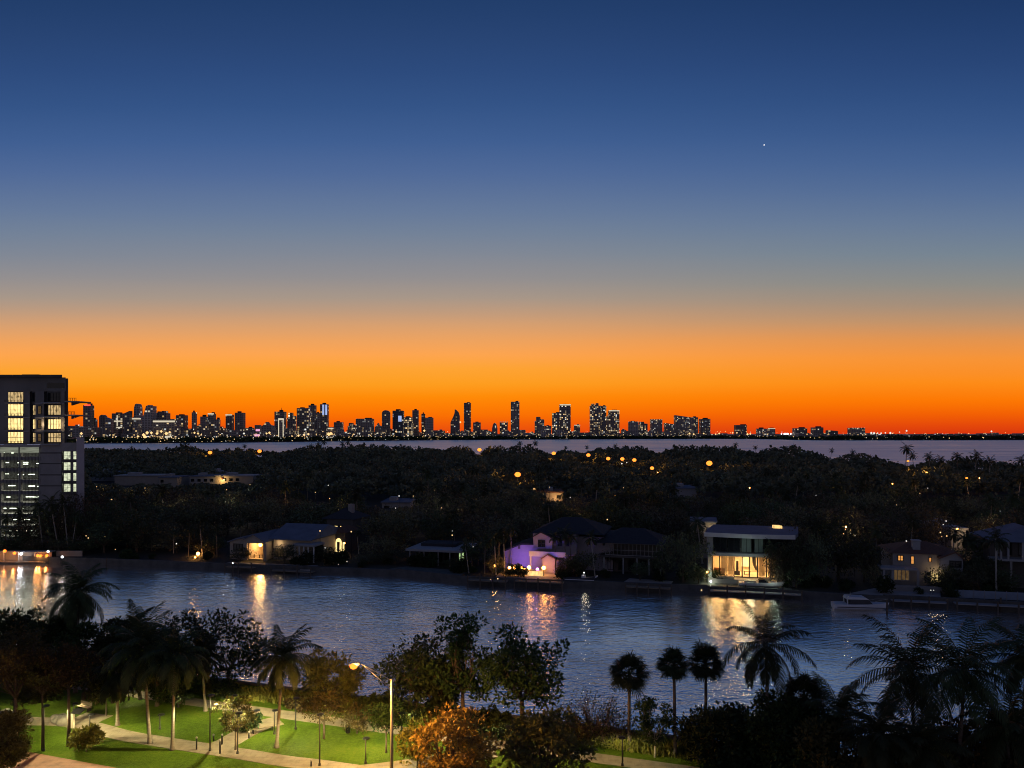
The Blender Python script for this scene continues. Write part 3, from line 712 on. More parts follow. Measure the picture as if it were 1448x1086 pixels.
# ================================================================ garage and apartment tower at the left edge
def window(parent, x0, x1, z0, z1, y, pane, nx=2, nz=1, fw=.12, frame='dark_metal', depth=.12):
    """frame with mullions standing a little proud of the wall, pane behind it"""
    f = MB()
    f.box(x0, x1, y-depth, y, z0, z0+fw).box(x0, x1, y-depth, y, z1-fw, z1)
    f.box(x0, x0+fw, y-depth, y, z0+fw, z1-fw).box(x1-fw, x1, y-depth, y, z0+fw, z1-fw)
    for i in range(1, nx):
        q = lerp(x0, x1, i/nx); f.box(q-fw*.4, q+fw*.4, y-depth*.8, y, z0+fw, z1-fw)
    for i in range(1, nz):
        q = lerp(z0, z1, i/nz); f.box(x0+fw, x1-fw, y-depth*.6, y-.004, q-fw*.35, q+fw*.35)
    w = f.build('window', M[frame], parent)
    MB().box(x0+fw*.5, x1-fw*.5, y-depth*.35, y-depth*.15, z0+fw*.5, z1-fw*.5).build('pane', M[pane], w)
    return w
def sbox(m, x0, x1, y0, y1, z0, z1, sl=-.62):
    # block whose flanks run back obliquely: the building is a parallelogram in plan
    return m.prism_z([(x0, y0), (x1, y0), (x1+sl*(y1-y0), y1), (x0+sl*(y1-y0), y1)], z0, z1)
LD = 195.0
def lx(px): return X(px, LD)
def lz(py): return Z(py, LD)
b = thing('apartment_building', 'tall apartment block above a lit open parking garage at the left edge', 'building', (0, LD, 0))
# podium: window bay, solid stair wall and end pillar
sbox(MB(), lx(57), lx(87), 0, 34, 0, lz(628)).build('stair_wall', M['mid_grey'], b)
for q in (640.5, 655.5, 671.5, 687): MB().box(lx(57), lx(87), -.05, 0, lz(q+.8), lz(q-.8)).build('joint', M['dark_wall'], b)
sbox(MB(), lx(112), lx(123), -1.2, 34, 0, lz(619)).build('end_pillar', M['mauve'], b)
sbox(MB(), lx(87), lx(112), .6, 34, 0, lz(626)).build('podium_wall', M['mid_grey'], b)
MB().box(lx(87), lx(112), 0, .6, lz(638), lz(626)).build('parapet', M['mid_grey'], b)
for r_ in range(4):
    z1 = lz(638 + r_*15.3); z0 = lz(650 + r_*15.3)
    for (a, c) in ((88, 98.5), (101.5, 111.3)):
        window(b, lx(a), lx(c), z0, z1, .6, 'lit_white', 2, 2, .10)
    MB().box(lx(87), lx(112), -.1, .6, lz(653.2 + r_*15.3), lz(650 + r_*15.3)).build('spandrel', M['dark_wall'], b)
rg = sbox(MB(), lx(88), lx(113), 2, 30, lz(626), lz(621)); rg.build('roof_garden', M['leaf_dark'], b)
# open garage decks
for r_ in range(9):
    zt = lz(632 + r_*16.2)
    sbox(MB(), lx(-160), lx(57), 0, 30, zt-.35, zt).build('deck', M['mid_grey'], b)
    MB().box(lx(-160), lx(57), -.25, 0, zt-.40, zt+.50).build('parapet', M['mid_grey'], b)
MB().box(lx(-160), lx(57), 15, 15.3, 0, lz(632)-.4).build('back_wall', M['pale_grey'], b)
for r_ in range(8):
    zt = lz(632 + r_*16.2) - .40
    tubes = MB()
    rg_ = random.Random(60 + r_); x = lx(-150)
    while x < lx(54):
        l_ = rg_.uniform(.5, 2.0)
        if rg_.random() < .78:
            y_ = rg_.choice((.9, .9, 3.5, 6)); q = zt - (.48 + .11*y_) - rg_.uniform(0, .12)
            tubes.box(x, min(x+l_, lx(56)), y_, y_+.2, q-rg_.uniform(.10, .26), q)
        x += l_ + rg_.uniform(.15, 1.1)
    tubes.build('ceiling_tubes', M['tube_light'], b)
    al = lamp('AREA', 1300, (.95, 1, .80), (lx(10), 4, zt-.5), b, 30); al.data.shape = 'RECTANGLE'; al.data.size_y = 5
for px in (-60, -30, 0, 27.5, 56):
    MB().box(lx(px)-.28, lx(px)+.28, .05, .9, 0, lz(632)-.4).build('column', M['mid_grey'], b)
# garage slat screens
for (a, c) in ((-28, 27), (28.5, 56.5)):
    s = MB(); n = int((c-a)/1.9)
    for i in range(n): s.box(lx(a + (i+.4)*(c-a)/n)-.02, lx(a + (i+.4)*(c-a)/n)+.02, -.34, -.27, lz(760), lz(640))
    s.build('slat_screen', M['dark_metal'], b)
for (a, c) in ((2, 27), (30, 56)): MB().box(lx(a), lx(c), -.5, -.3, lz(640.0), lz(632.5)).build('glass_band', M['lit_dim'] if 'lit_dim' in M else M['pale_grey'], b)
# apartment tower on top
tw = MB()
sbox(tw, lx(-160), lx(88), 2.6, 24, lz(628), lz(534))
sbox(tw, lx(-160), lx(88), 1.5, 22, lz(553), lz(533)); sbox(tw, lx(-160), lx(6), 1.5, 22, lz(628), lz(553)); sbox(tw, lx(31), lx(40), .6, 22, lz(628), lz(553))
sbox(tw, lx(40), lx(48.5), 1.6, 22, lz(628), lz(553)); sbox(tw, lx(48.5), lx(61), .4, 22, lz(628), lz(553)); sbox(tw, lx(82.5), lx(88), 1, 22, lz(628), lz(553))
sbox(tw, lx(6), lx(31), 1.8, 22, lz(628), lz(553)); sbox(tw, lx(61), lx(82.5), 1.7, 22, lz(628), lz(553))
tw.build('tower_wall', M['tower_wall'], b)
sbox(MB(), lx(-160), lx(89.5), -.5, 23, lz(533), lz(530)).build('roof_slab', M['dark_wall'], b)
MB().box(lx(62), lx(86), 1.35, 1.5, lz(548), lz(541)).build('louvre', M['dark_glass'], b)
rows = [(554, 569), (571.5, 588.5), (591.5, 608.5), (611, 627.5)]
for i, (t0, t1) in enumerate(rows):
    window(b, lx(4.5), lx(31.5), lz(t1-.4), lz(t0-.8), 1.8, 'lit_yellow' if i else 'dim_yellow', 6, 2, .14)
    window(b, lx(40.7), lx(48), lz(t1-1.5), lz(t0+.5), 1.6, ('dark_glass', 'dim_yellow', 'lit_yellow', 'dim_yellow')[i], 3, 2, .14)
    window(b, lx(62), lx(82), lz(t1-1.5), lz(t0+.5), 1.7, ('dark_glass', 'dim_yellow', 'lit_yellow', 'dim_yellow')[i], 5, 2, .16)
    MB().box(lx(5), lx(32), .2, 1.8, lz(t1+1.4), lz(t1)).build('balcony', M['mid_grey'], b)
    rl = MB()
    for k in range(14): rl.box(lx(5+k*2.05), lx(5+k*2.05)+.06, .22, .28, lz(t1), lz(t1-3.4))
    rl.box(lx(5), lx(32), .2, .3, lz(t1-3.2), lz(t1-3.6)); rl.build('railing', M['dark_metal'], b)
    MB().box(lx(60), lx(85), -.8, 1.7, lz(t1+1.6), lz(t1)).build('balcony', M['pale_grey'], b)
for q in (570, 590, 609.5):
    for (a, c, y_) in ((31.2, 40, .55), (48.6, 61, .35), (82.6, 88, .95)): MB().box(lx(a), lx(c), y_-.22, y_+.06, lz(q+.9), lz(q-.5)).build('floor_band', M['pale_grey'], b)
for (a, c) in ((52, 57.5),):
    for (t0, t1) in rows[1:]: window(b, lx(a), lx(c), lz(t1-3), lz(t0+2), .4, 'dim_room', 1, 2, .12)
MB().box(lx(10), lx(34), 6, 12, lz(530), lz(526.8)).build('plant_room', M['dark_wall'], b)
for (q, x1) in ((567.5, 104.5), (587, 102.5)):
    MB().box(lx(88), lx(x1), 1, 8, lz(q+.9), lz(q-.9)).prism_y([(lx(88), lz(q+5)), (lx(x1-3), lz(q+.9)), (lx(88), lz(q+.9))], 4.0, 4.6).build('side_balcony', M['mid_grey'], b)
    rl = MB().box(lx(88), lx(x1), 1, 1.1, lz(q-5.2), lz(q-4.6))
    for k in range(7): rl.box(lx(lerp(89, x1, k/6.2)), lx(lerp(89, x1, k/6.2))+.07, 1, 1.1, lz(q-.9), lz(q-5))
    rl.build('railing', M['dark_metal'], b)
for px in (59, 85): lamp('POINT', 110, (1, .72, .4), (lx(px)+.1, -.4, lz(600)), b, .15)

# ================================================================ houses on the island
TH = math.atan(-0.25)
def house(name, label, px, d, cat='house', rz=TH): return thing(name, label, cat, (X(px, d), d, 0), rz)
def mp(d): return d / F
def hroom(parent, x0, x1, y0, y1, z0, z1, wall, floor=None):
    """an open fronted lit room: floor, ceiling, back and side walls as thin slabs"""
    m = MB().box(x0, x1, y1-.2, y1, z0+.15, z1-.15).box(x0, x0+.2, y0, y1-.2, z0+.15, z1-.15).box(x1-.2, x1, y0, y1-.2, z0+.15, z1-.15)
    m.box(x0, x1, y0, y1, z0, z0+.15).box(x0, x1, y0, y1, z1-.15, z1)
    return m.build('room', M[wall], parent)

# 1 gabled cream house with glowing porch
h = house('house', 'cream gabled house with a glowing open porch and long blue grey roof', 325, 178); s = mp(176)
w = lambda px: (px-325)*s
hz = lambda py: Z(py, 176)
MB().prism_y([(w(325), 0), (w(350), 0), (w(350), hz(761)), (w(338), hz(763)), (w(325), hz(768))], 0, 9).build('wing_wall', M['cream'], h)
MB().prism_y([(w(323), hz(768.5)), (w(338), hz(763.5)), (w(350), hz(761.5)), (w(350), hz(759.5)), (w(338), hz(761.5)), (w(323), hz(767))], -.5, 9.5).build('wing_roof', M['blue_roof'], h)
window(h, w(331), w(346), hz(780), hz(770), 0, 'dark_glass', 3, 1)
g = MB().prism_y([(w(350), hz(768)), (w(384), hz(768)), (w(384), hz(764.5)), (w(366.5), hz(756)), (w(350), hz(763))], -.6, -.3)
g.box(w(350), w(355), -.6, 0, 0, hz(768)).box(w(381), w(385.5), -.6, 0, 0, hz(768)); g.build('gable_wall', M['cream'], h)
hroom(h, w(354.5), w(382), .05, 6.5, .1, hz(767), 'cream')
lamp('POINT', 420, (1, .60, .22), (w(364), 2.6, hz(773)), h, .3); lamp('POINT', 260, (1, .60, .22), (w(377), 3, hz(773)), h, .3)
MB().ball((w(361), 3.4, hz(774)), .45, 10, 6).build('pendant_lamp', M['bulb_warm'], h)
MB().ball((w(373), 4.0, hz(774)), .3, 10, 6).build('pendant_lamp', M['bulb_warm'], h)
for q in (357.5, 366, 370, 376): MB().box(w(q), w(q)+.28, 1.5, 1.8, .2, hz(786)).build('porch_chair', M['wood'], h)
MB().add([(w(348), -1, hz(763.7)), (w(366.5), -1, hz(754.8)), (w(366.5), 10, hz(754.8)), (w(348), 10, hz(763.7)), (w(386), -1, hz(765.6)), (w(386), 10, hz(765.6)),
          (w(348), -1, hz(763.7)-.2), (w(366.5), -1, hz(754.8)-.2), (w(386), -1, hz(765.6)-.2)],
         [(0, 1, 2, 3), (1, 4, 5, 2), (6, 7, 1, 0), (7, 8, 4, 1)]).build('gable_roof', M['blue_roof'], h)
MB().add([(w(380), 1.5, 5.0), (w(450), 1.5, 5.0), (w(446), 11, 7.6), (w(376), 11, 7.6), (w(380), 1.5, 4.8), (w(450), 1.5, 4.8), (w(450), 20, 5.0), (w(380), 20, 5.0)],
         [(0, 1, 2, 3), (4, 5, 1, 0), (2, 6, 7, 3), (1, 6, 2)]).build('main_roof', M['blue_roof'], h)
MB().box(w(386), w(447), 2.4, 19, 0, 4.75).build('main_wall', M['cream'], h)
window(h, w(389), w(402), .6, 2.6, 2.4, 'dim_room', 3, 1); lamp('POINT', 60, (1, .7, .35), (w(396), 1.6, 3.9), h, .2)
pv = thing('pavilion', 'small white columned pavilion beside the gabled cream house', 'pavilion', (X(416, 174), 174, 0), TH); s2 = mp(174)
v = lambda px: (px-416)*s2
MB().box(v(414), v(449), -.4, 4.6, 3.75, 4.2).build('roof', M['pale_grey'], pv)
for px in (417, 424, 431, 438, 446.5):
    MB().tube([(v(px), 0, 0), (v(px), 0, 3.75)], .19, 8).build('column', M['white_paint'], pv)
MB().box(v(417), v(447), 4.2, 4.5, 0, 3.75).build('back_wall', M['dark_wall'], pv)

# 2 small house with a lit bay and arched door
h = house('house', 'dark roofed villa with a lit three pane bay and glowing arched entrance', 462, 196); s = mp(196)
w = lambda px: (px-462)*s
MB().box(w(462), w(502), 0, 9, 0, 7.6).build('wall', M['dark_wall'], h)
MB().hip(w(458), w(503), 0, 9, 7.6, 10.2, .6).build('roof', M['slate'], h)
MB().box(w(486)+.2, w(493), 3, 4.6, 8, 11.2).build('chimney', M['mid_grey'], h)
for a, c in ((466.5, 471.5), (473.5, 480), (482, 487)): window(h, w(a), w(c), Z(757, 196), Z(742, 196), -.02, 'lit_yellow', 2, 2, .2)
e = MB().box(w(493), w(512), -8, -1, 0, 5.2); e.build('entrance_wall', M['dark_wall'], h)
MB().hip(w(493), w(512), -8, -1, 5.2, 6.6, .5).build('entrance_roof', M['tile_roof'], h)
arch = [(w(498.5), .4), (w(507), .4), (w(507), 2.7)] + [(w(502.7)+(w(507)-w(502.7))*math.cos(a), 2.7+1.1*math.sin(a)) for a in [k*PI/8 for k in range(1, 8)]] + [(w(498.5), 2.7)]
MB().prism_y(arch, -8.2, -8.02).build('arched_door', M['lit_yellow'], h)
MB().box(w(501), w(504.4), -8.34, -8.2, .5, 2.9).build('door_leaf', M['dark_wall'], h)
for q in (494, 509): MB().box(w(q), w(q+2.2), -8.2, -8.02, .6, 2.8).build('side_light', M['lit_yellow'], h)

# 3 low flat roofed house
h = house('house', 'low dark flat roofed house with wide glass front behind a sloping lawn', 578, 171); s = mp(171)
w = lambda px: (px-578)*s
MB().box(w(577), w(660), -1.6, 11, 3.3, 3.75).build('roof', M['pale_grey'], h)
MB().box(w(580), w(658), 3, 10.5, 0, 3.3).build('wall', M['dark_wall'], h)
for px in (581, 602, 623, 640, 656.5): MB().box(w(px), w(px)+.25, -.9, -.65, 0, 3.3).build('post', M['pale_grey'], h)
for i, (a, c) in enumerate(((583, 601), (603.5, 622), (625, 639))): window(h, w(a), w(c), .2, 2.9, 2.98, 'dark_glass', 3, 1)
window(h, w(646), w(655), .7, 2.8, 2.98, 'lit_green', 1, 1)
MB().box(w(588), w(640), 3.5, 9, 3.75, 4.4).build('roof_box', M['slate'], h)

# 4 purple lit house
h = house('house', 'white two storey house washed in violet light with a balcony and hipped dark roof', 713, 165); s = mp(165)
w = lambda px: (px-713)*s
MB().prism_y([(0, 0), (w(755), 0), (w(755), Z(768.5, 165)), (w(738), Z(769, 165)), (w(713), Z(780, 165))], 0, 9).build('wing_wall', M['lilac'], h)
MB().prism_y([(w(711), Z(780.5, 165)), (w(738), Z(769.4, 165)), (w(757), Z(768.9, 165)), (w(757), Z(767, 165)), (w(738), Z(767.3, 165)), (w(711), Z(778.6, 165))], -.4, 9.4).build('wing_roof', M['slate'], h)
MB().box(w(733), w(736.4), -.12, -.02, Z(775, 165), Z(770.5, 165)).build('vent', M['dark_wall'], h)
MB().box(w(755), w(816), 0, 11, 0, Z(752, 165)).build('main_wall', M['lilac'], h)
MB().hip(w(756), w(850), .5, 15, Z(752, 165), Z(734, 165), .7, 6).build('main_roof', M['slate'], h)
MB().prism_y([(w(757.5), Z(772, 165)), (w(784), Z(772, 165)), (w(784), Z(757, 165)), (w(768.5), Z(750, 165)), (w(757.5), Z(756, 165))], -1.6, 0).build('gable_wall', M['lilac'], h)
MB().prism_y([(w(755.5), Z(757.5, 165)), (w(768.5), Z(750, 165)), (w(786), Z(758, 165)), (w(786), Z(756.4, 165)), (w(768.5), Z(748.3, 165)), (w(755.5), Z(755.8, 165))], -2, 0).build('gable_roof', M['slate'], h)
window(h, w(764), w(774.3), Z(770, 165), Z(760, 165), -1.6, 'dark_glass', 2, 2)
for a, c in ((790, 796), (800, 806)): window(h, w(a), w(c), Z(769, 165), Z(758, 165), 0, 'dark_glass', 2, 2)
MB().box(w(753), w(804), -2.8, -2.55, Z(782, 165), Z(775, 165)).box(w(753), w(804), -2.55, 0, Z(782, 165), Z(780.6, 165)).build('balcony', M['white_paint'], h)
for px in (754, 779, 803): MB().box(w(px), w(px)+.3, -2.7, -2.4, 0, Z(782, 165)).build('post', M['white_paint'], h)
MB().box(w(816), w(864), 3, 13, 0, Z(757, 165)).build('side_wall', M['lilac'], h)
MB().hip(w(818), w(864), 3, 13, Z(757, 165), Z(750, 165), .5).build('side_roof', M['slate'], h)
for a in (829, 838, 850): window(h, w(a), w(a+3.5), Z(769, 165), Z(762, 165), 3, 'dark_glass', 1, 2)
lamp('SPOT', 850, (.13, .07, 1), (w(742), -4.2, 2.4), h, .3, R(125), .8, (R(100), 0, R(6)))
lamp('SPOT', 480, (.16, .08, 1), (w(781), -8, 2.4), h, .3, R(95), .8, (R(102), 0, R(-4)))
lamp('POINT', 12, (.6, .25, 1), (w(759.6), -4.2, 1.6), h, .3)
cb = thing('cabana', 'small pool cabana with a glowing orange front below the violet house', 'cabana', (X(767, 160), 160, 0), TH); s2 = mp(160)
v = lambda px: (px-767)*s2
MB().prism_y([(v(767), 0), (v(785), 0), (v(785), 3.1), (v(775), 3.9), (v(767), 3.0)], 0, 3).build('wall', M['cream'], cb)
MB().prism_y([(v(765.5), 2.95), (v(775), 3.95), (v(786.5), 3.15), (v(786.5), 3.4), (v(775), 4.25), (v(765.5), 3.25)], -.6, 3.4).build('roof', M['tile_roof'], cb)
MB().box(v(786), v(790), .5, .8, 0, 2.9).build('screen', M['cream'], cb)
lamp('POINT', 120, (1, .38, .10), (v(772), -1.6, 1.8), cb, .3); lamp('POINT', 70, (1, .38, .10), (v(783), -2.2, 1.8), cb, .3)
bar = thing('outdoor_bar', 'lit white bar counter under the globe lamps by the water', 'bar', (X(746, 157), 157, 0), TH)
MB().box(0, 3.1, 0, .9, 0, 1.1).build('counter', M['lit_warm'], bar); MB().box(-.15, 3.25, -.2, 1, 1.1, 1.22).build('counter_top', M['wood'], bar)  # counter glows by itself, the lamplight on it is put into its material
for i, (px, py, q) in enumerate(((720.4, 803, .42), (728.5, 802.6, .5), (737, 802.6, .45), (741, 804.6, .34), (748, 802.6, .5), (759.8, 805, .42), (768.5, 803, .5))):
    x, y, z = P(px, py, 157.5); y = 157.5 - .25*(x - X(745, 157.5)); z = Z(py, y)
    g = thing('globe_lamp', ['far left globe lamp of the glowing waterside row', 'second globe lamp of the glowing waterside row', 'third globe lamp of the glowing row, brighter and rounder',
              'smaller low globe lamp squeezed between two larger ones', 'large globe lamp above the left end of the bar', 'violet tinted globe lamp right of the bar', 'rightmost globe lamp beside the orange cabana'][i], 'lamp', (x, y, 0), 0, 'globe lamps by the violet house')
    vi = i == 5
    MB().tube([(0, 0, 0), (0, 0, z-q*.8)], .05, 6).build('pole', M['dark_metal'], g)
    MB().ball((0, 0, z), q*.78, 12, 8).build('globe', M['bulb_violet' if vi else 'bulb_warm'], g)
    lamp('POINT', 20, (.6, .3, 1) if vi else (1, .45, .12), (0, -q-.15, z), g, .05)

# 5 dark house with screened balcony
h = house('house', 'dark two storey house with white posted screened balcony, left of the bright modern house', 847, 160); s = mp(160)
w = lambda px: (px-847)*s
MB().box(w(850), w(932), 3, 12, 0, 6.6).build('wall', M['dark_wall'], h)
MB().hip(w(846), w(936), 0, 12.5, 6.6, 9.2, .5, 5).build('roof', M['slate'], h)
MB().box(w(848), w(934), 0, 3, 3.5, 3.85).build('balcony', M['dark_wall'], h)
bl = MB()
for k in range(15):
    q = lerp(856, 932, k/14); bl.box(w(q), w(q)+.09, .05, .15, 4.1, 6.45)
bl.box(w(856), w(932.8), .03, .14, 5.05, 5.15).box(w(856), w(932.8), .02, .16, 6.45, 6.6).box(w(856), w(932.8), .02, .16, 3.95, 4.1); bl.build('screen', M['mid_grey'], h)
for px in (853, 880, 899, 915.5, 932): MB().box(w(px), w(px)+.3, .1, .4, 0, 3.5).build('post', M['pale_grey'], h)
for a in (857, 872, 886, 903, 920): window(h, w(a), w(a+9), .3, 2.7, 2.98, 'dark_glass', 2, 1)

# 6 bright modern house
h = house('house', 'bright modern house with glowing glass ground floor and flat overhanging roof', 1003, 152); s = mp(152)
w = lambda px: (px-1003)*s
z0, z1, z2, z3 = .9, 5.3, 5.95, 9.2
MB().box(w(1001), w(1118), -2.6, 14, 0, z0).build('plinth', M['mid_grey'], h)
MB().box(w(1001), w(1112), -1.3, 14, z1, z2).build('floor_slab', M['pale_grey'], h)
MB().prism_z([(w(996), -1.6), (w(1060), -2.6), (w(1116), -1.8), (w(1124), 3), (w(1132), 13), (w(1010), 13)], z3, z3+.75).build('roof', M['blue_roof'], h)
MB().prism_z([(w(996), -1.75), (w(1060), -2.75), (w(1116), -1.95), (w(1116), -1.8), (w(1060), -2.6), (w(996), -1.6)], z3-.02, z3+.82).build('fascia', M['white_paint'], h)
MB().box(w(1001), w(1006.5), -.6, 13, z0, z1).box(w(1001), w(1008), -.4, 13, z2, z3).build('side_wall', M['pale_grey'], h)
MB().box(w(1008), w(1112), 6.0, 6.3, z2, z3).build('upper_back_wall', M['dark_wall'], h)
for i, (a, c, m) in enumerate(((1009, 1027, 'dark_glass'), (1028, 1045, 'dark_glass'), (1046, 1060, 'dusk_blind'), (1063, 1076, 'dusk_blind'), (1077, 1092, 'dark_glass'), (1093, 1111, 'dark_glass'))):
    window(h, w(a), w(c), z2+.05, z3-.1, 0, m, 2, 1, .12)
hroom(h, w(1006.6), w(1094), .3, 6.2, z0+.02, z1-.02, 'cream')
for k, px in enumerate((1018, 1040, 1062, 1082)):
    lamp('AREA', 560, (1, .56, .18), (w(px), 2.8, z1-.4), h, 1.8)
    MB().box(w(px)-.9, w(px)+.9, 2.2, 3.4, z1-.26, z1-.19).build('ceiling_lamp', M['lit_room_panel'], h)
fr = MB()
for px in (1007, 1017, 1027, 1036.5, 1047.5, 1057, 1068, 1080, 1093): fr.box(w(px)-.11, w(px)+.11, 0, .2, z0+.02, z1-.02)
fr.box(w(1006.6), w(1094), -.02, .22, z0, z0+.12).box(w(1006.6), w(1094), -.02, .22, z1-.14, z1-.02); fr.build('window', M['dark_metal'], h)
for (a, c) in ((1019, 1026), (1029, 1035.5), (1070, 1079), (1083, 1090)):
    cu = MB()
    for k in range(9):
        q = lerp(w(a), w(c), k/9); cu.box(q, q+(w(c)-w(a))/11, 1.0+.12*(k % 2), 1.12+.12*(k % 2), z0+.3, z1-.4)
    cu.build('curtain', M['curtain'], h)
MB().box(w(1048.5), w(1059), 5.6, 5.95, 2.2, 4.2).build('wall_panel', M['white_paint'], h)
MB().box(w(1040), w(1043), 1.6, 2.2, z0+.2, 4.0).box(w(1038), w(1045), 1.5, 2.4, z0+.2, 1.9).build('cabinet', M['dark_wall'], h)
MB().tube([(w(1064), 2, z1-.3), (w(1065), 2, 3.3), (w(1068), 2, 2.2)], [.5, .35, .25], 8).build('sculpture', M['dark_wall'], h)
MB().box(w(1010), w(1024), 1.4, 2.4, z0+.2, 1.75).box(w(1010), w(1024), 2.2, 2.5, 1.7, 2.3).build('sofa', M['tile_roof'], h)
MB().box(w(1050), w(1060), 2.2, 3.4, 1.75, 1.9).box(w(1051), w(1052), 2.4, 2.6, z0+.2, 1.75).box(w(1058), w(1059), 2.4, 2.6, z0+.2, 1.75).build('table', M['wood'], h)
MB().box(w(1092), w(1118), 1.5, 12, z0, z3-.02).build('end_wall', M['dark_wall'], h)
MB().box(w(1094), w(1104), 9, 10.5, z3+.75, z3+1.3).box(w(1104.6), w(1107), 9, 10.5, z3+.75, z3+1.2).build('skylight', M['lit_warm'], h)
lamp('POINT', 90, (.7, 1, .75), (w(999), -1.2, 1.6), h, .2); lamp('POINT', 70, (.75, 1, .8), (w(1050), -4, 6.5), h, .4)
for px in (1012, 1023, 1072): MB().box(w(px), w(px)+1.9, -2.2, -1.4, z0+.02, z0+.5).build('lounge_seat', M['cream'], h)
# 6b small white house behind it
h = house('house', 'pale house with one lit yellow window, behind the left end of the bright modern house', 975, 180); s = mp(180)
w = lambda px: (px-975)*s
MB().box(w(976), w(1011), 0, 9, 0, 8.6).build('wall', M['mid_grey'], h); MB().box(w(975), w(1013), -.5, 9.5, 8.6, 8.9).build('roof', M['blue_roof'], h)
window(h, w(998.5), w(1009), Z(752, 180), Z(745, 180), 0, 'lit_amber', 1, 1); lamp('POINT', 60, (1, .75, .4), (w(1005), -1.4, Z(743, 180)), h, .2)

# 7 two storey house with chimney
h = house('house', 'two storey house with a square chimney and five small warm lit windows', 1245, 148); s = mp(148)
w = lambda px: (px-1245)*s
zz = lambda py: Z(py, 148)
MB().box(w(1261), w(1319), 0, 10, 0, zz(781)).build('wall', M['mid_grey'], h)
MB().hip(w(1260), w(1345), 0, 10, zz(781), zz(768), .6, 5).build('roof', M['tile_roof'], h)
MB().box(w(1289), w(1298.5), 1.2, 2.5, zz(781), zz(765)).box(w(1288), w(1299.5), 1.05, 2.65, zz(765), zz(763.5)).build('chimney', M['pale_grey'], h)
MB().prism_y([(w(1319), 0), (w(1347), 0), (w(1347), zz(786)), (w(1337), zz(776)), (w(1319), zz(784))], -1.2, 9).build('gable_wall', M['pale_grey'], h)
MB().prism_y([(w(1317), zz(785.5)), (w(1337), zz(776.5)), (w(1349), zz(787.5)), (w(1349), zz(786)), (w(1337), zz(774.6)), (w(1317), zz(783.8))], -1.7, 9.4).build('gable_roof', M['tile_roof'], h)
window(h, w(1330), w(1345), zz(797), zz(787.5), -1.2, 'dark_glass', 2, 2, .2)
window(h, w(1267), w(1274.5), zz(792), zz(784), 0, 'lit_amber', 2, 2, .12)
window(h, w(1283.8), w(1288.3), zz(796), zz(784.5), 0, 'lit_amber', 1, 2, .10)
window(h, w(1306.6), w(1310.4), zz(792), zz(785.5), 0, 'lit_amber', 1, 1, .10)
window(h, w(1309), w(1319), zz(819.5), zz(806), -.02, 'lit_yellow', 2, 1, .12, 'white_paint')
MB().box(w(1307), w(1321), -2.6, -.02, 1.0, 1.15).build('step', M['terrace'], h)
MB().box(w(1240), w(1287), -3.5, 0, zz(801), zz(798.5)).build('porch_roof', M['pale_grey'], h)
for px in (1243, 1254, 1286): MB().box(w(px), w(px)+.4, -3.3, -2.9, 0, zz(801)).build('post', M['pale_grey'], h)
window(h, w(1262), w(1282), 1.0, 3.4, -.02, 'dim_room', 4, 1, .12, 'white_paint')
MB().box(w(1236), w(1324), -6, -5.6, 0, 1.1).build('garden_wall', M['mid_grey'], h)
lamp('POINT', 75, (1, .68, .32), (w(1314), -1.4, 3.0), h, .2)

# 8 house at the right edge
h = house('house', 'raised house with blue grey roof and open posted verandas at the right edge', 1405, 143); s = mp(143)
w = lambda px: (px-1405)*s
MB().box(w(1408), w(1500), 3, 12, 0, 9.2).build('wall', M['dark_wall'], h)
MB().hip(w(1408), w(1500), 0, 12.5, 9.3, 12.0, .5, 4).build('roof', M['blue_roof'], h)
MB().box(w(1405), w(1500), -.3, 3, 5.6, 6.0).build('balcony', M['pale_grey'], h)
for px in (1407, 1413, 1422, 1440, 1458): MB().box(w(px), w(px)+.32, -.2, .12, 6.0, 9.3).build('post', M['pale_grey'], h)
for px in (1407, 1425, 1446): MB().box(w(px), w(px)+.4, -.2, .2, 0, 5.6).build('post', M['mid_grey'], h)
for a in (1416, 1428, 1444): window(h, w(a), w(a+8), 6.3, 8.8, 2.98, 'dark_glass', 2, 1)
fn = thing('fence', 'long pale blue panel fence along the dock at the right edge', 'fence', (X(1347, 136), 136, 0), TH)
for k in range(9):
    MB().box(k*1.75, k*1.75+1.68, 0, .06, .1, 1.5).build('panel', M['blue_paint'], fn); MB().box(k*1.75-.07, k*1.75+.0, -.05, .11, 0, 1.65).build('post', M['mid_grey'], fn)

# pale flat roofed buildings further back on the left
FLAT = [(126, 176, 666, 674, 470, 'blue_roof', 'pale_grey', 'bluish flat roofed building nearest the garage, far back in the trees'),
        (162, 224, 669.5, 681, 430, 'pale_grey', 'cream', 'long cream flat roofed building in the trees right of the garage'),
        (225, 250, 673, 681, 415, 'blue_roof', 'cream', 'short cream building at the right end of the long flat row'),
        (268, 304, 671, 681, 420, 'blue_roof', 'pale_grey', 'bluish low building, left half of the second flat roofed group'),
        (294, 315, 666, 671, 450, 'pale_grey', 'pale_grey', 'small raised roof block behind the second flat roofed group'),
        (304, 358, 670, 681, 420, 'pale_grey', 'cream', 'cream flat roofed building with one warm wall lamp, in the second group'),
        (540, 580, 708, 718, 300, 'blue_roof', 'pale_grey', 'low blue grey roof half hidden in trees above the dark flat house'),
        (958, 985, 688, 697, 330, 'blue_roof', 'pale_grey', 'small grey roof among trees above the dark screened house'),
        (772, 796, 693, 704, 330, 'tile_roof', 'cream', 'small warm lit house deep in the trees above the violet house'),
        (1345, 1366, 745, 758, 190, 'pale_grey', 'pale_grey', 'pale tent like roof glowing behind the chimney house')]
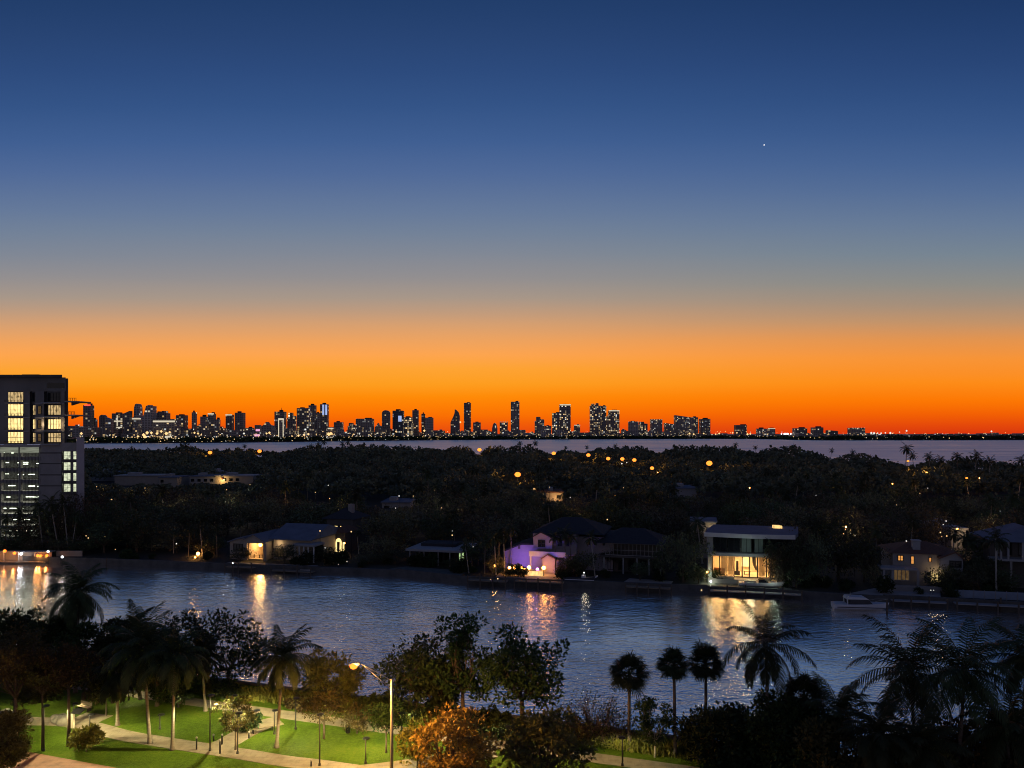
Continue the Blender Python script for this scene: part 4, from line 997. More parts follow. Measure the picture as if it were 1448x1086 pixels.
for (x0, x1, y0, y1, d, rm, wm, label) in FLAT:
    h = house('house' if d < 400 else 'flat_roofed_building', label, x0, d, 'house' if d < 400 else 'building', 0)
    hw = (x1-x0)/F*d; zt = Z(y0 + (y1-y0)*.35, d)
    zr = Z(y0, d); dep = max(6, min(24, d*((CH-zt)/(CH-zr+1e-6)-1)*0 + 16))
    MB().box(0, hw, 0, dep, 0, zt).build('wall', M[wm], h)
    MB().box(-.4, hw+.4, -.5, dep+.4, zt, zt+.6).build('roof', M[rm], h)
    MB().box(hw*.2, hw*.45, dep*.3, dep*.6, zt+.6, zt+2.0).build('roof_box', M['pale_grey'], h)
    n = max(2, int(hw/3.2))
    for k in range(n):
        lit = random.Random(k*7+int(x0)).random()
        if lit < .55: continue
        window(h, hw*(k+.25)/n, hw*(k+.75)/n, zt-2.6, zt-1.0, 0, 'lit_amber' if lit > .9 else 'dark_glass', 2, 1, .12)
    if 'lamp' in label: lamp('POINT', 900, (1, .62, .2), (hw*.2, -2.0, zt-2), h, .3); MB().ball((hw*.2, -1.2, zt-1.4), .4, 8, 5).build('wall_lamp', M['bulb_sodium_far'], h)
    if 'warm lit' in label: lamp('POINT', 500, (1, .55, .2), (hw*.6, -2.5, zt-2), h, .3)
    if 'tent' in label: lamp('POINT', 260, (1, .66, .35), (hw*.7, -3, zt-1), h, .3)

# marina pavilion at far left with bright lamps
pv = thing('boathouse', 'low waterside boathouse at the left edge glowing with orange lamps', 'boathouse', (X(-40, 178.6), 178.6, -1.05), 0); s = mp(178.6)
v = lambda px: (px+40)*s
MB().box(v(-40), v(66), 1.9, 2.1, .25, 2.35).build('wall', M['cream'], pv); MB().box(v(-40), v(67), -.6, 2.1, -.2, .25).build('deck', M['wood'], pv)
MB().box(v(-40), v(67), 1.0, 3.2, 2.35, 2.55).build('roof', M['pale_grey'], pv)
MB().box(v(68), v(105), 3.2, 3.5, .5, 2.4).build('garden_wall', M['cream'], pv)
for px in (-20, 0, 21, 44, 65): MB().box(v(px), v(px)+.2, 1.1, 1.3, .25, 2.35).build('post', M['white_paint'], pv)
for px, py, vi in ((3, 780, 0), (17, 783, 0), (26.5, 784, 1), (50, 786.5, 0), (54, 787, 0), (63, 786.5, 0), (-14, 781, 0)):
    q = Z(py, 178.6) + 1.05
    MB().ball((v(px), .9, q), .36, 8, 6).build('lamp', M['bulb_white' if vi else 'bulb_sodium'], pv)
    lamp('POINT', 75, (.8, .85, 1) if vi else (1, .42, .10), (v(px), .3, q-.1), pv, .12)
for i in range(2):
    px, py = ((68, 780), (88, 787.5))[i]
    g = thing('garden_lamp', ['small white lamp on a post between the lit palm trunks', 'small white lamp low on the garden wall right of the boathouse'][i], 'lamp', G(px, py+14))
    d = g.location[1]; MB().tube([(0, 0, 0), (0, 0, Z(py, d)-.2)], .05, 5).build('pole', M['dark_metal'], g); MB().ball((0, 0, Z(py, d)), .28, 8, 6).build('globe', M['bulb_white'], g)
    lamp('POINT', 60, (1, .8, .6), (0, -.6, Z(py, d)), g, .1)

# ================================================================ docks and boats
def hull(L, B, fb, sheer, m, parent, name='hull'):
    """lofted motor boat hull, bow toward +x, waterline at z = 0"""
    prof = []; n = 14
    for i in range(n):
        t = i/(n-1); b = B/2 * (1 - max(0, (t-.35)/.65)**2.4) * (.9 + .1*min(1, t*4)); b = max(b, .03)
        zs = fb + sheer*t*t; zk = -.35 + .55*max(0, (t-.6)/.4)**2; x = L*t + (.0 if t < 1 else 0)
        prof.append([(x+.35*t*t, -b, zs), (x, -b*.88, zs*.35), (x-.2*t, 0, zk), (x, b*.88, zs*.35), (x+.35*t*t, b, zs)])
    vs = [p for r_ in prof for p in r_]; fs = []
    for i in range(n-1):
        for k in range(4): fs.append((i*5+k, (i+1)*5+k, (i+1)*5+k+1, i*5+k+1))
        fs.append((i*5+4, (i+1)*5+4, (i+1)*5, i*5))
    fs.append((4, 3, 2, 1, 0))
    return MB().add(vs, fs).build(name, M[m], parent)
bt = thing('motorboat', 'white cabin motorboat moored against the dark seawall near the chimney house', 'boat', (X(1178, 132.6), 132.6, -1.2), R(-6))
hull(9.2, 2.9, 1.05, .25, 'hull', bt)
MB().box(.3, 9.0, -1.47, -1.40, .55, .68).build('rub_rail', M['boat_dark'], bt)
MB().prism_y([(2.3, 1.05), (6.6, 1.05), (5.6, 1.95), (2.7, 1.95)], -1.0, 1.0).build('cabin', M['boat_dark'], bt)
MB().prism_y([(2.0, 1.95), (5.8, 1.95), (5.2, 2.3), (2.2, 2.4)], -1.1, 1.1).build('hardtop', M['hull'], bt)
for y in (-.95, .95): MB().tube([(2.2, y, 1.05), (2.1, y, 1.98)], .09, 6).build('support', M['hull'], bt)
MB().tube([(3.0, 0, 2.35), (2.9, 0, 3.1)], .04, 5).build('antenna', M['galv'], bt)
MB().tube([(5.6, -.9, 1.25), (7.5, -.75, 1.75), (9.3, 0, 1.95), (7.5, .75, 1.75), (5.6, .9, 1.25)], .03, 5).build('bow_rail', M['galv'], bt)
bt = thing('motorboat', 'open boat on a lift with a white deck lamp, moored right of the globe lamps', 'boat', (X(797, 151.5), 151.8, -.2), R(-12))
hull(6.6, 2.3, .8, .55, 'boat_dark', bt)
MB().box(.4, 6.3, -1.2, -1.14, .66, .78).build('rub_rail', M['hull'], bt)
MB().prism_y([(6.1, .85), (6.95, 1.3), (6.95, 1.55), (6.0, 1.05)], -.25, .25).build('bow_cap', M['hull'], bt)
MB().box(3.7, 4.5, -.5, .5, .8, 1.5).build('console', M['hull'], bt); MB().tube([(4.2, 0, 1.5), (4.2, 0, 1.9)], .04, 5).build('lamp_post', M['galv'], bt)
MB().ball((4.2, 0, 2.0), .13, 8, 6).build('deck_lamp', M['bulb_white'], bt); lamp('POINT', 24, (1, .80, .55), (4.6, -.4, 2.0), bt, .1)
bt = thing('motorboat', 'sleek speedboat with greenish lit deck on a lift before the modern house', 'boat', (X(1046, 146), 146.6, .1), R(-13))
hull(8.2, 2.4, .75, .35, 'hull', bt)
MB().prism_y([(3.6, .8), (5.6, .85), (4.6, 1.5), (3.8, 1.5)], -.8, .8).build('windscreen', M['dark_glass'], bt)
MB().box(1.0, 3.2, -.8, .8, .78, 1.15).build('seat', M['cream'], bt)
lamp('POINT', 70, (.75, 1, .7), (2.2, -.3, 2.2), bt, .15); lamp('POINT', 45, (.8, 1, .8), (6.5, -1.8, 1.6), bt, .15)
bt = thing('motorboat', 'small pale boat beside the floating dock below the columned pavilion', 'boat', (X(428, 169), 167.8, -1.1), R(-10))
hull(3.8, 1.5, .55, .2, 'hull', bt); MB().box(1.0, 2.4, -.4, .4, .55, .95).build('seat', M['boat_dark'], bt)
def dock(label, px, d, L, w, z=-.35, rz=TH, posts=5, ph=1.2, m='wood'):
    d = min(dshore(px), dshore(px + L/d*F)+L*.25) - w - .5
    t = thing('dock', label, 'dock', (X(px, d), d, 0), rz)
    MB().box(0, L, 0, w, z-.18, z).build('deck', M[m], t)
    for k in range(posts):
        x = lerp(.1, L-.1, k/max(1, posts-1))
        MB().tube([(x, -.16, -2.4), (x, -.16, z+ph*(.6+.5*((k*37) % 5)/5))], .14, 7).build('piling', M['bark'], t)
    return t
dock('long pale wooden dock under the globe lamps', 727, 153.2, 10, 1.6, .1, TH, 5, .8)
dock('dock with tall pilings left of the globe lamps, lit along its edge', 661, 156.0, 8.2, 1.8, -.1, TH, 4, 1.8)
dock('dark floating dock below the columned pavilion', 383, 168.4, 10, 1.8, -.6, TH, 4, 1.6)
dock('slim dock before the porch of the gabled cream house', 318, 170.5, 7, 1.4, -.2, TH, 3, 1.2)
dock('grey dock below the dark screened house', 884, 146.4, 9, 1.6, -.1, TH, 5, .9)
dock('narrow dock with pale pilings before the bright modern house', 1002, 142.6, 17, 1.5, -.3, TH, 6, 1.5, 'mid_grey')
dock('low grey dock in front of the chimney house', 1262, 134.0, 9, 1.4, -.2, TH, 4, 1.1, 'mid_grey')
dock('weathered dock along the pale blue fence', 1352, 131.8, 13, 1.6, -.1, TH, 5, .7, 'mid_grey')
for px, py, hgt, label in ((1252, 868, 2.6, 'lone dark mooring post standing in the water behind the white cabin boat'), (1412, 862, 2.2, 'mooring post in the water before the pale blue fence'),
                           (152, 803, 2.4, 'leaning mooring post by the seawall right of the boathouse'), (330, 812, 2.4, 'mooring post with a tiny lamp before the gabled cream house')):
    x, y, z = G(px, py, -1.2); y -= .5
    t = thing('mooring_post', label, 'post', (x, y, -1.2)); MB().tube([(0, 0, -1.5), (.05, 0, hgt)], [.17, .15], 8).build('post', M['bark'], t)
    if 'lamp' in label: MB().ball((.05, 0, hgt+.15), .14, 8, 5).build('post_lamp', M['bulb_white'], t)

# ================================================================ trees: generators
def norm(v): return v / (np.linalg.norm(v, axis=-1, keepdims=True) + 1e-9)
def leaves(rng, cen, rad, per, leaf, flat=.7, droop=0.0, aspect=.5):
    """per leaf-shaped quads round each clump centre"""
    N = len(cen); u = norm(rng.normal(size=(N, per, 3))); r = rng.uniform(.25, 1.0, (N, per, 1)) ** .7
    c = (cen[:, None, :] + u * r * rad[:, None, None] * np.array([1, 1, flat])).reshape(-1, 3); n = len(c)
    out = norm(u.reshape(-1, 3) + rng.normal(size=(n, 3))*.6 + np.array([0, 0, .15-droop]))
    side = norm(np.cross(out, norm(rng.normal(size=(n, 3))*.6 + np.array([0, 0, 1.0]))))
    s = (leaf * rng.uniform(.65, 1.3, n))[:, None]
    return np.stack([c, c + out*s*.5 + side*s*aspect*.5, c + out*s, c + out*s*.5 - side*s*aspect*.5], 1)
def broad_geom(seed, H, cb, Wd, nclump, per, leaf, tr, nlimb=5, flat=.75, fork=.45, twig=True, lean=0.0, spread=1.0, crad=.15, hollow=.45, wy=None):
    rng = np.random.default_rng(seed); wy = wy or Wd
    c = []
    while len(c) < nclump:
        u = norm(rng.normal(size=3)); r = rng.uniform(hollow, 1) ** .6
        k = 1 + .28*math.sin(3.1*math.atan2(u[1], u[0]) + seed) * math.cos(2.3*u[2]*2 + seed*.7)
        z = (H+cb)/2 + u[2]*r*(H-cb)/2*k*.97
        if z < cb or z > H*1.01: continue
        c.append((u[0]*r*k*Wd/2*spread + lean*z, u[1]*r*k*wy/2*spread, z))
    c = np.array(c); rad = rng.uniform(.75, 1.35, nclump) * crad * min(Wd, (H-cb)*1.4)
    V = leaves(rng, c, rad, per, leaf, flat)
    mb = MB(); hb = max(.25*H, min(cb*1.05, fork*H)); top = np.array((lean*hb, 0, hb))
    mb.tube([(0, 0, -.1), (tr*.15, 0, hb*.4), tuple(top)], [tr*1.35, tr, tr*.85], 8)
    ang = np.arctan2(c[:, 1], c[:, 0] - lean*c[:, 2]); base = rng.uniform(0, 6.28)
    for k in range(nlimb):
        sel = [i for i in range(nclump) if int(((ang[i]-base) % (2*PI)) / (2*PI) * nlimb) == k]
        if not sel: continue
        m = c[sel].mean(0); mid = top*.45 + m*.55 + np.array((0, 0, -.04*H))
        e = m + np.array((0, 0, .06*H))
        limb = [top, (top*.7+mid*.3) + rng.normal(size=3)*.12*tr, mid, e]
        mb.tube(limb, [tr*.6, tr*.5, tr*.36, tr*.14], 6)
        for i in sel:
            a = limb[1]*(1-.0) if rng.random() < .3 else mid*(.5) + (e if rng.random() < .5 else limb[1])*.5
            q = c[i]; mm = (a+q)/2 + rng.normal(size=3)*.05*Wd + np.array((0, 0, -.02*H))
            mb.tube([a, mm, q], [tr*.24, tr*.15, tr*.05], 4, cap=False)
            if twig:
                for _ in range(3):
                    mb.tube([mm*.4+q*.6, q + rng.normal(size=3)*rad[i]*.55], [tr*.08, tr*.03], 3, cap=False)
    return mb, V
def palm_frond(rng, mb, V, o, az, e0, L, droop, nl=26, lw=.055, ll=.85, curl=0.0):
    """arching rachis with two rows of hanging leaflets"""
    n = 9; p = np.array(o, float); e = e0; pts = [p.copy()]; dirs = []
    for i in range(n):
        d = np.array((math.cos(az)*math.cos(e), math.sin(az)*math.cos(e), math.sin(e))); dirs.append(d)
        p = p + d*L/n; pts.append(p.copy()); e -= droop/n*(.5+1.0*i/n); az += curl/n
    mb.tube(pts[:-1], [lerp(.045, .012, i/(n-1)) for i in range(n)], 4, cap=False)
    P_ = np.array(pts)
    for i in range(nl):
        t = .12 + .88*i/(nl-1); f = t*n; k = min(int(f), n-1); q = P_[k] + (P_[k+1]-P_[k])*(f-k); d = dirs[k]
        side = np.cross(d, (0, 0, 1.0)); side /= np.linalg.norm(side) + 1e-6
        ln = ll * (.35 + .75*math.sin(PI*min(1, t*.92+.06))) * rng.uniform(.85, 1.12)
        for sg in (-1, 1):
            v = norm(side*sg*.85 + d*(.45+.5*t) + np.array((0, 0, -.12-rng.uniform(0, .25))))
            v2 = norm(v + np.array((0, 0, -.55-rng.uniform(0, .5))))
            m_ = q + v*ln*.5; tip = m_ + v2*ln*.5
            wv = norm(np.cross(v, np.cross(d, v)) + d*.3) * lw
            V.append((q - wv*.4, m_ - wv*.5, m_ + wv*.5, q + wv*.4)); V.append((m_ - wv*.5, tip - wv*.06, tip + wv*.06, m_ + wv*.5))
def palm_geom(seed, H, L, nf=24, lean=0.3, tr=.15, nl=26, ll=.85, lw=.055, up=1.42, low=-.75, asym=0.0):
    rng = np.random.default_rng(seed); mb = MB(); V = []
    la = rng.uniform(0, 6.28); lx_, ly_ = math.cos(la)*lean, math.sin(la)*lean
    tp = [(lx_*(t-1)**1, ly_*(t-1), H*t) for t in (0, .02, .08, .3, .6, .85, 1)]
    trunk = MB().tube(tp, [tr*1.9, tr*1.6, tr*1.2, tr, tr*.92, tr*.82, tr*.8], 8)
    trunk.tube([(0, 0, H-.05), (0, 0, H+.35), (0, 0, H+.8)], [tr*.95, tr*1.15, tr*.3], 7)
    for i in range(nf):
        t = (i+.5)/nf; e0 = lerp(up, low, t**.95) + rng.uniform(-.12, .12); az = i*2.39996 + rng.uniform(-.25, .25) + asym
        palm_frond(rng, mb, V, (0, 0, H+.35), az, e0, L*rng.uniform(.85, 1.1)*(.85 if t > .85 else 1), lerp(1.1, 1.75, math.sin(PI*t))*rng.uniform(.8, 1.15), nl, lw, ll, rng.uniform(-.35, .35))
    return trunk, mb, np.array(V)
def fan_geom(seed, H, r, nf=42, tr=.16, seg=20, lean=.15):
    """sabal palm: round head of fan leaves on a plain trunk"""
    rng = np.random.default_rng(seed); mb = MB(); V = []
    la = rng.uniform(0, 6.28)
    trunk = MB().tube([(math.cos(la)*lean*(t-1), math.sin(la)*lean*(t-1), H*t) for t in (0, .05, .4, .8, 1)], [tr*1.5, tr*1.15, tr, tr*.95, tr*1.05], 8)
    for i in range(nf):
        t = (i+.5)/nf; e = lerp(1.45, -.95, t**.8) + rng.uniform(-.12, .12); az = i*2.39996 + rng.uniform(-.3, .3)
        d = np.array((math.cos(az)*math.cos(e), math.sin(az)*math.cos(e), math.sin(e)))
        o = np.array((0, 0, H+.15)); pl = r*rng.uniform(.38, .60); h = o + d*pl
        mb.tube([o, h], [.03, .016], 4, cap=False)
        side = norm(np.cross(d, (0, 0, 1.0))); upv = norm(np.cross(side, d)); fl = r*rng.uniform(.44, .66)
        roll = rng.uniform(-.5, .5); s2 = side*math.cos(roll)+upv*math.sin(roll)
        for k in range(seg):
            a = lerp(-2.1, 2.1, k/(seg-1)); v = norm(d*math.cos(a) + s2*math.sin(a) + upv*.22*(1-abs(a)/2.1))
            ln = fl*(1-.22*abs(a)/2.1)*rng.uniform(.85, 1.1); m_ = h + v*ln*.6; tip = m_ + norm(v+np.array((0, 0, -.6-rng.uniform(0, .4))))*ln*.45
            wv = norm(np.cross(v, np.cross(d, s2)))*.06
            V.append((h - wv*.3, m_ - wv, m_ + wv, h + wv*.3)); V.append((m_ - wv, tip - wv*.08, tip + wv*.08, m_ + wv))
    for i in range(10):        # old leaf bases and a few hanging dead leaves under the head
        az = rng.uniform(0, 6.28); mb.tube([(0, 0, H-rng.uniform(.0, .4)), (math.cos(az)*.45, math.sin(az)*.45, H+.1-rng.uniform(0, .5))], [.05, .02], 4, cap=False)
    return trunk, mb, np.array(V)
def crown_mesh(name, mb, V, leaf_m, parent, wood_m=None):
    """fronds or leaves with their stalks as one crown mesh"""
    o = quads(name, V, leaf_m, parent)
    if mb is not None and mb.v:
        me = o.data; n0 = len(me.vertices); vs = [tuple(v.co) for v in me.vertices] + mb.v
        fs = [tuple(p.vertices) for p in me.polygons] + [tuple(i+n0 for i in f) for f in mb.f]
        m2 = bpy.data.meshes.new(name); m2.from_pydata(vs, [], fs); m2.materials.append(leaf_m); m2.update()
        o.data = m2; bpy.data.meshes.remove(me)
    return o

# ================================================================ trees of the island
CLEAR = [  # photo areas that trees nearer than the given distance leave open: x0, x1, y0, y1, distance
 (322, 452, 752, 800, 186), (412, 450, 764, 808, 177), (460, 514, 740, 794, 200), (576, 662, 774, 806, 176), (545, 652, 800, 824, 172), (706, 866, 745, 826, 178), (800, 866, 732, 790, 178),
 (843, 938, 756, 830, 172), (1000, 1096, 742, 838, 166), (1096, 1146, 738, 762, 166), (974, 1014, 722, 756, 186), (1240, 1348, 763, 850, 160), (1404, 1460, 745, 840, 155),
 (126, 250, 664, 682, 440), (266, 360, 664, 682, 440), (-10, 124, 520, 745, 215), (0, 66, 772, 800, 195), (540, 582, 706, 716, 300), (958, 987, 686, 696, 330), (772, 796, 692, 704, 330), (1345, 1366, 744, 757, 190),
 (320, 460, 795, 812, 170)]
LAMPS = [(367, 638, 880), (297, 640, 820), (678, 636, 900), (732, 671, 380), (783, 641, 700), (832, 643.5, 640), (860, 648.5, 590), (880, 649, 580), (897, 650.5, 560), (922, 662, 450), (1003, 655, 500),
         (1367, 676, 300), (1284, 652, 400)]
for (x, y, d) in LAMPS: CLEAR.append((x-6, x+6, y-5, y+8, d+6))
def blocked(px, d, top, halfw):
    ytop = HZ + (CH-top)*F/d; ybot = HZ + CH*F/d; hp = halfw*F/d
    for (x0, x1, y0, y1, dd) in CLEAR:
        if d < dd and px+hp*.8 > x0 and px-hp*.8 < x1 and ytop < y1-1 and ybot > y0: return True
    return False
HOUSE_FOOT = [(320, 455, 166, 200), (455, 516, 178, 208), (572, 664, 166, 186), (700, 868, 150, 184), (840, 940, 155, 176), (992, 1150, 140, 172), (970, 1016, 176, 194), (1234, 1352, 138, 164), (1400, 1500, 138, 160), (-60, 126, 180, 236)]
for (x0, x1, _, _, d, *_) in FLAT: HOUSE_FOOT.append((x0-2, x1+2, d-4, d+20))
def in_house(px, d): return any(x0-4 < px < x1+4 and a-2 < d < b+2 for x0, x1, a, b in HOUSE_FOOT)
protos = []
for k in range(5):
    t = thing('island_tree', 'dark leafy tree in the woods among the island houses', 'tree', (0, 0, 0), 0, 'trees of the island')
    mb, V = broad_geom(40+k, 10, (2.0, 2.6, 1.6, 3.2, 2.2)[k], (12, 10, 14, 11, 9)[k], 46, 42, .62, .28, 5, crad=.16, twig=False)
    mb.build('trunk', M['bark'], t); quads('crown', V, M[('leaf_isle_a', 'leaf_isle_c', 'leaf_isle_b', 'leaf_isle_b', 'leaf_isle_c')[k]], t); protos.append(t)
pp = []
for k in range(4):
    t = thing('island_palm', 'dark coconut palm rising among the island trees', 'palm tree', (0, 0, 0), 0, 'palms of the island')
    tr, mb, V = palm_geom(70+k, 11, 3.3, 17, (.6, 1.4, .3, 2.0)[k], .17, 15, .9, .13)
    tr.build('trunk', M['pale_bark' if k % 2 else 'palm_bark'], t); crown_mesh('crown', mb, V, M['frond_far'], t); pp.append(t)
used = set()
def place(lst, k, x, y, rz, sc, label=None):
    o = lst[k] if id(lst[k]) not in used else copy_tree(lst[k])
    used.add(id(lst[k])); o.location = (x, y, 0); o.rotation_euler = (0, 0, rz); o.scale = sc if hasattr(sc, '__len__') else (sc, sc, sc)
    if label: o['label'] = label
    return o
rnd = random.Random(21); NEAR = 330; ntree = 0; near_xy = []
# dark masses in front of or between the houses, as in the photo: px centre, top row, width, distance, kind
for (px, top, wpx, d, k) in ((966, 752, 62, 150, 0), (938, 778, 30, 153, 4), (1140, 752, 62, 150, 2), (1186, 742, 74, 151, 1), (1222, 762, 50, 150, 0), (1116, 768, 50, 146, 4), (1106, 776, 34, 145.6, 2), (1142, 756, 60, 147, 0), (1126, 788, 44, 144.8, 1), (402, 771, 30, 171.5, 4),
                         (540, 760, 62, 178, 2), (520, 783, 40, 172, 0), (1366, 770, 56, 150, 1), (1392, 790, 44, 142, 4), (826, 780, 44, 157.5, 0), (866, 770, 30, 163, 4), (676, 762, 50, 170, 1), (694, 782, 34, 163, 4),
                         (300, 764, 50, 186, 0), (1099, 774, 34, 145, 2), (982, 736, 30, 176, 1), (712, 803, 18, 156.4, 4), (727, 806, 16, 156, 4), (740, 807, 14, 155.8, 4), (800, 795, 26, 157, 4), (16, 744, 70, 188, 1), (48, 728, 60, 190, 3), (76, 712, 56, 191, 0), (104, 702, 54, 191.5, 2), (124, 712, 40, 192, 1), (30, 768, 60, 186, 4), (62, 764, 50, 186, 2), (92, 760, 50, 186, 0), (118, 764, 40, 186, 1), (340, 776, 30, 173, 4), (455, 772, 34, 175, 4), (556, 778, 40, 172, 1), (640, 790, 26, 166, 4), (702, 786, 26, 159, 2), (812, 784, 30, 158, 1), (905, 795, 26, 152, 4), (988, 800, 34, 149, 1), (1236, 800, 30, 146, 2), (1330, 806, 40, 142, 1), (1376, 800, 50, 140, 0), (1420, 806, 40, 139, 4), (240, 760, 70, 190, 2), (190, 752, 76, 196, 1), (140, 756, 70, 198, 0), (270, 748, 60, 205, 1), (450, 735, 40, 205, 4), (1340, 800, 26, 143, 4)):
    H = Z(top, d); wm = wpx/F*d
    place(protos, k, X(px, d), d, rnd.uniform(0, 6), (wm/(12, 10, 14, 11, 9)[k], wm/(12, 10, 14, 11, 9)[k], H/10)); ntree += 1; near_xy.append((X(px, d), d))
dd = 176.0
while dd < NEAR:
    step = 9.5 + (dd-170)*.016
    x = X(-90, dd) + rnd.uniform(0, step)
    while x < X(1530, dd):
        xx = x + rnd.uniform(-3, 3); yy = dd + rnd.uniform(-3.5, 3.5); px = xx*F/yy + 724; x += step*rnd.uniform(.9, 1.25)
        if yy < dshore(px)+9 or yy > dback(px)-12 or in_house(px, yy) or ntree > 290: continue
        k = rnd.randrange(5); s = rnd.uniform(.75, 1.2); sz = s*rnd.uniform(.8, 1.12)
        wv = (12, 10, 14, 11, 9)[k]*s/2
        if blocked(px, yy, 10*sz, wv):
            s *= .55; sz *= .45
            if blocked(px, yy, 10*sz, wv*.55): continue
        place(protos, k, xx, yy, rnd.uniform(0, 6.28), (s, s, sz)); ntree += 1; near_xy.append((xx, yy))
    dd += step*.88
# palms: lit trunks and silhouettes picked from the photo, the rest scattered
def ipalm(px, top, d, k, label=None, w=1.0):
    s = Z(top, d)/13.2
    return place(pp, k, X(px, d), d, rnd.uniform(0, 6.28), (s*w, s*w, s), label)
for i, (px, top, d) in enumerate(((54, 707, 187), (72, 700, 187), (90, 702, 187), (108, 722, 188), (8, 725, 189), (28, 716, 189))):
    ipalm(px, top, d, i % 2*2+1, 'tall palm with pale lit trunk standing by the glowing boathouse', .8)
    bpy.data.objects  # trunks catch the boathouse lamps
for (px, top, d) in ((268, 742, 181), (283, 738, 184), (306, 742, 182), (246, 748, 186), (215, 745, 190), (699, 752, 159), (706, 744, 161), (712, 748, 160), (722, 738, 164), (686, 758, 160), (668, 750, 168), (658, 764, 160),
                     (785, 750, 160.5), (798, 745, 160), (806, 752, 160), (836, 752, 158), (605, 662, 300), (872, 700, 215), (890, 692, 225), (902, 698, 222), (922, 690, 240), (866, 706, 205), (842, 706, 212), (855, 700, 220), (986, 730, 172),
                     (958, 700, 205), (1092, 765, 146), (1110, 774, 145.5), (1130, 700, 230), (1165, 690, 240), (1186, 684, 250), (1366, 752, 149), (1376, 758, 148), (1392, 756, 149), (1408, 750, 139), (1350, 745, 160), (1240, 740, 165),
                     (470, 735, 205), (505, 748, 186), (430, 756, 182), (446, 748, 190), (412, 748, 186), (530, 742, 185), (340, 735, 195), (560, 735, 195), (590, 700, 240), (640, 720, 200), (740, 700, 215), (775, 705, 210), (1050, 690, 235), (1290, 728, 175), (1440, 735, 165), (1425, 742, 150)):
    ipalm(px, top, d, rnd.randrange(4))
SIL = [(1282, 628, 520), (1290, 640, 525), (1313, 641, 470), (1206, 636, 700), (1354, 640, 440), (1381, 639, 420), (1444, 645, 395), (450, 625, 960), (458, 622, 940), (440, 628, 950),
       (1040, 626, 900), (1068, 630, 880), (1176, 634, 760), (262, 624, 930), (186, 631, 920), (735, 624, 930), (757, 623, 930), (484, 624, 940), (492, 622, 940), (870, 628, 920), (1330, 645, 450), (1400, 646, 400), (346, 628, 930), (830, 630, 940), (800, 631, 940)]
for i, (px, top, d) in enumerate(SIL):
    if px == 1282: o = ipalm(px, top, d, 0, 'tallest palm silhouette standing alone against the bay on the right'); o['group'] = 'palms of the island'
    else: ipalm(px, top, d, rnd.randrange(4), 'palm silhouette on the far edge of the island against the bay')
for i in range(75):
    d = rnd.uniform(190, 420); px = rnd.uniform(110, 1450)
    if d > dback(px)-15 or in_house(px, d) or blocked(px, d, 14, 2): continue
    s = rnd.uniform(.85, 1.15); place(pp, rnd.randrange(4), X(px, d), d, rnd.uniform(0, 6.28), s)

# low planting in the front gardens
sh = thing('garden_shrub', 'small dark shrub in the gardens along the far bank', 'shrub', (0, 0, 0), 0, 'shrubs of the island gardens')
mb, V = broad_geom(90, 1.7, .15, 2.4, 22, 36, .34, .05, 4, crad=.2, twig=False)
mb.build('stem', M['bark'], sh); quads('foliage', V, M['leaf_dark'], sh)
for i in range(70):
    px = rnd.uniform(110, 1448); d = dshore(px) + rnd.uniform(2.0, 9)
    if 1006 < px < 1092 and rnd.random() < .6 or 353 < px < 384 or 764 < px < 790: continue
    o = sh if i == 0 else copy_tree(sh)
    s = rnd.uniform(.6, 1.4); o.location = (X(px, d), d, 0); o.rotation_euler = (0, 0, rnd.uniform(0, 6)); o.scale = (s, s, s*rnd.uniform(.7, 1.2))

# the rest of the woods reads as one mass
rng = np.random.default_rng(3); cx, cy = [], []
dd = NEAR - 6.0
while dd < 1080:
    step = 8.5 + dd*.006; x = X(-80, dd)
    while x < X(1520, dd):
        xx = x + rnd.uniform(-3, 3); yy = dd + rnd.uniform(-4, 4); x += step; px = xx*F/yy+724
        if yy > dback(px)-6 or in_house(px, yy): continue
        cx.append(xx); cy.append(yy)
    dd += step*.85
cx, cy = np.array(cx), np.array(cy); n = len(cx)
pxs = cx*F/cy + 724
hh = rng.uniform(6.0, 14.5, n) * (1 + .22*np.sin(cx*.018+1.3)*np.cos(cy*.012)) * np.where((cy > 880) & (pxs > 560) & (pxs < 760), 1.12, 1)
TOPROW = [(-60, 634), (100, 634), (230, 637), (262, 628), (290, 638), (345, 634), (380, 640), (400, 641), (430, 632), (452, 628), (470, 635), (490, 628), (540, 629), (580, 631), (600, 634), (630, 637), (650, 629), (662, 632), (672, 646), (682, 647), (690, 632), (730, 631),
          (752, 629), (770, 641), (782, 646), (795, 636), (830, 643), (845, 633), (880, 632), (905, 630), (925, 641), (935, 643), (950, 629), (1000, 630), (1035, 631), (1050, 637), (1070, 641), (1085, 633), (1120, 630), (1150, 638), (1180, 646), (1200, 641), (1215, 637), (1250, 648),
          (1280, 656), (1300, 652), (1330, 649), (1360, 642), (1400, 647), (1450, 653), (1520, 655)]
for i in range(n):
    hm = CH - (interp(TOPROW, pxs[i]) - (2.5 if pxs[i] < 1150 else 0) - HZ) / F * cy[i]
    if dback(pxs[i]) - cy[i] < 45: hh[i] = max(4, hm + rng.uniform(-1.8, .6))
    else: hh[i] = max(4, min(hh[i], hm - rng.uniform(.5, 2.5)))
keep = np.ones(n, bool); hw = rng.uniform(4.5, 7.5, n)
for i in range(n):
    if blocked(pxs[i], cy[i], hh[i], hw[i]):
        hh[i] *= .5; hw[i] *= .6
        if blocked(pxs[i], cy[i], hh[i], hw[i]): keep[i] = False
cx, cy, hh, hw = cx[keep], cy[keep], hh[keep], hw[keep]
parts = []
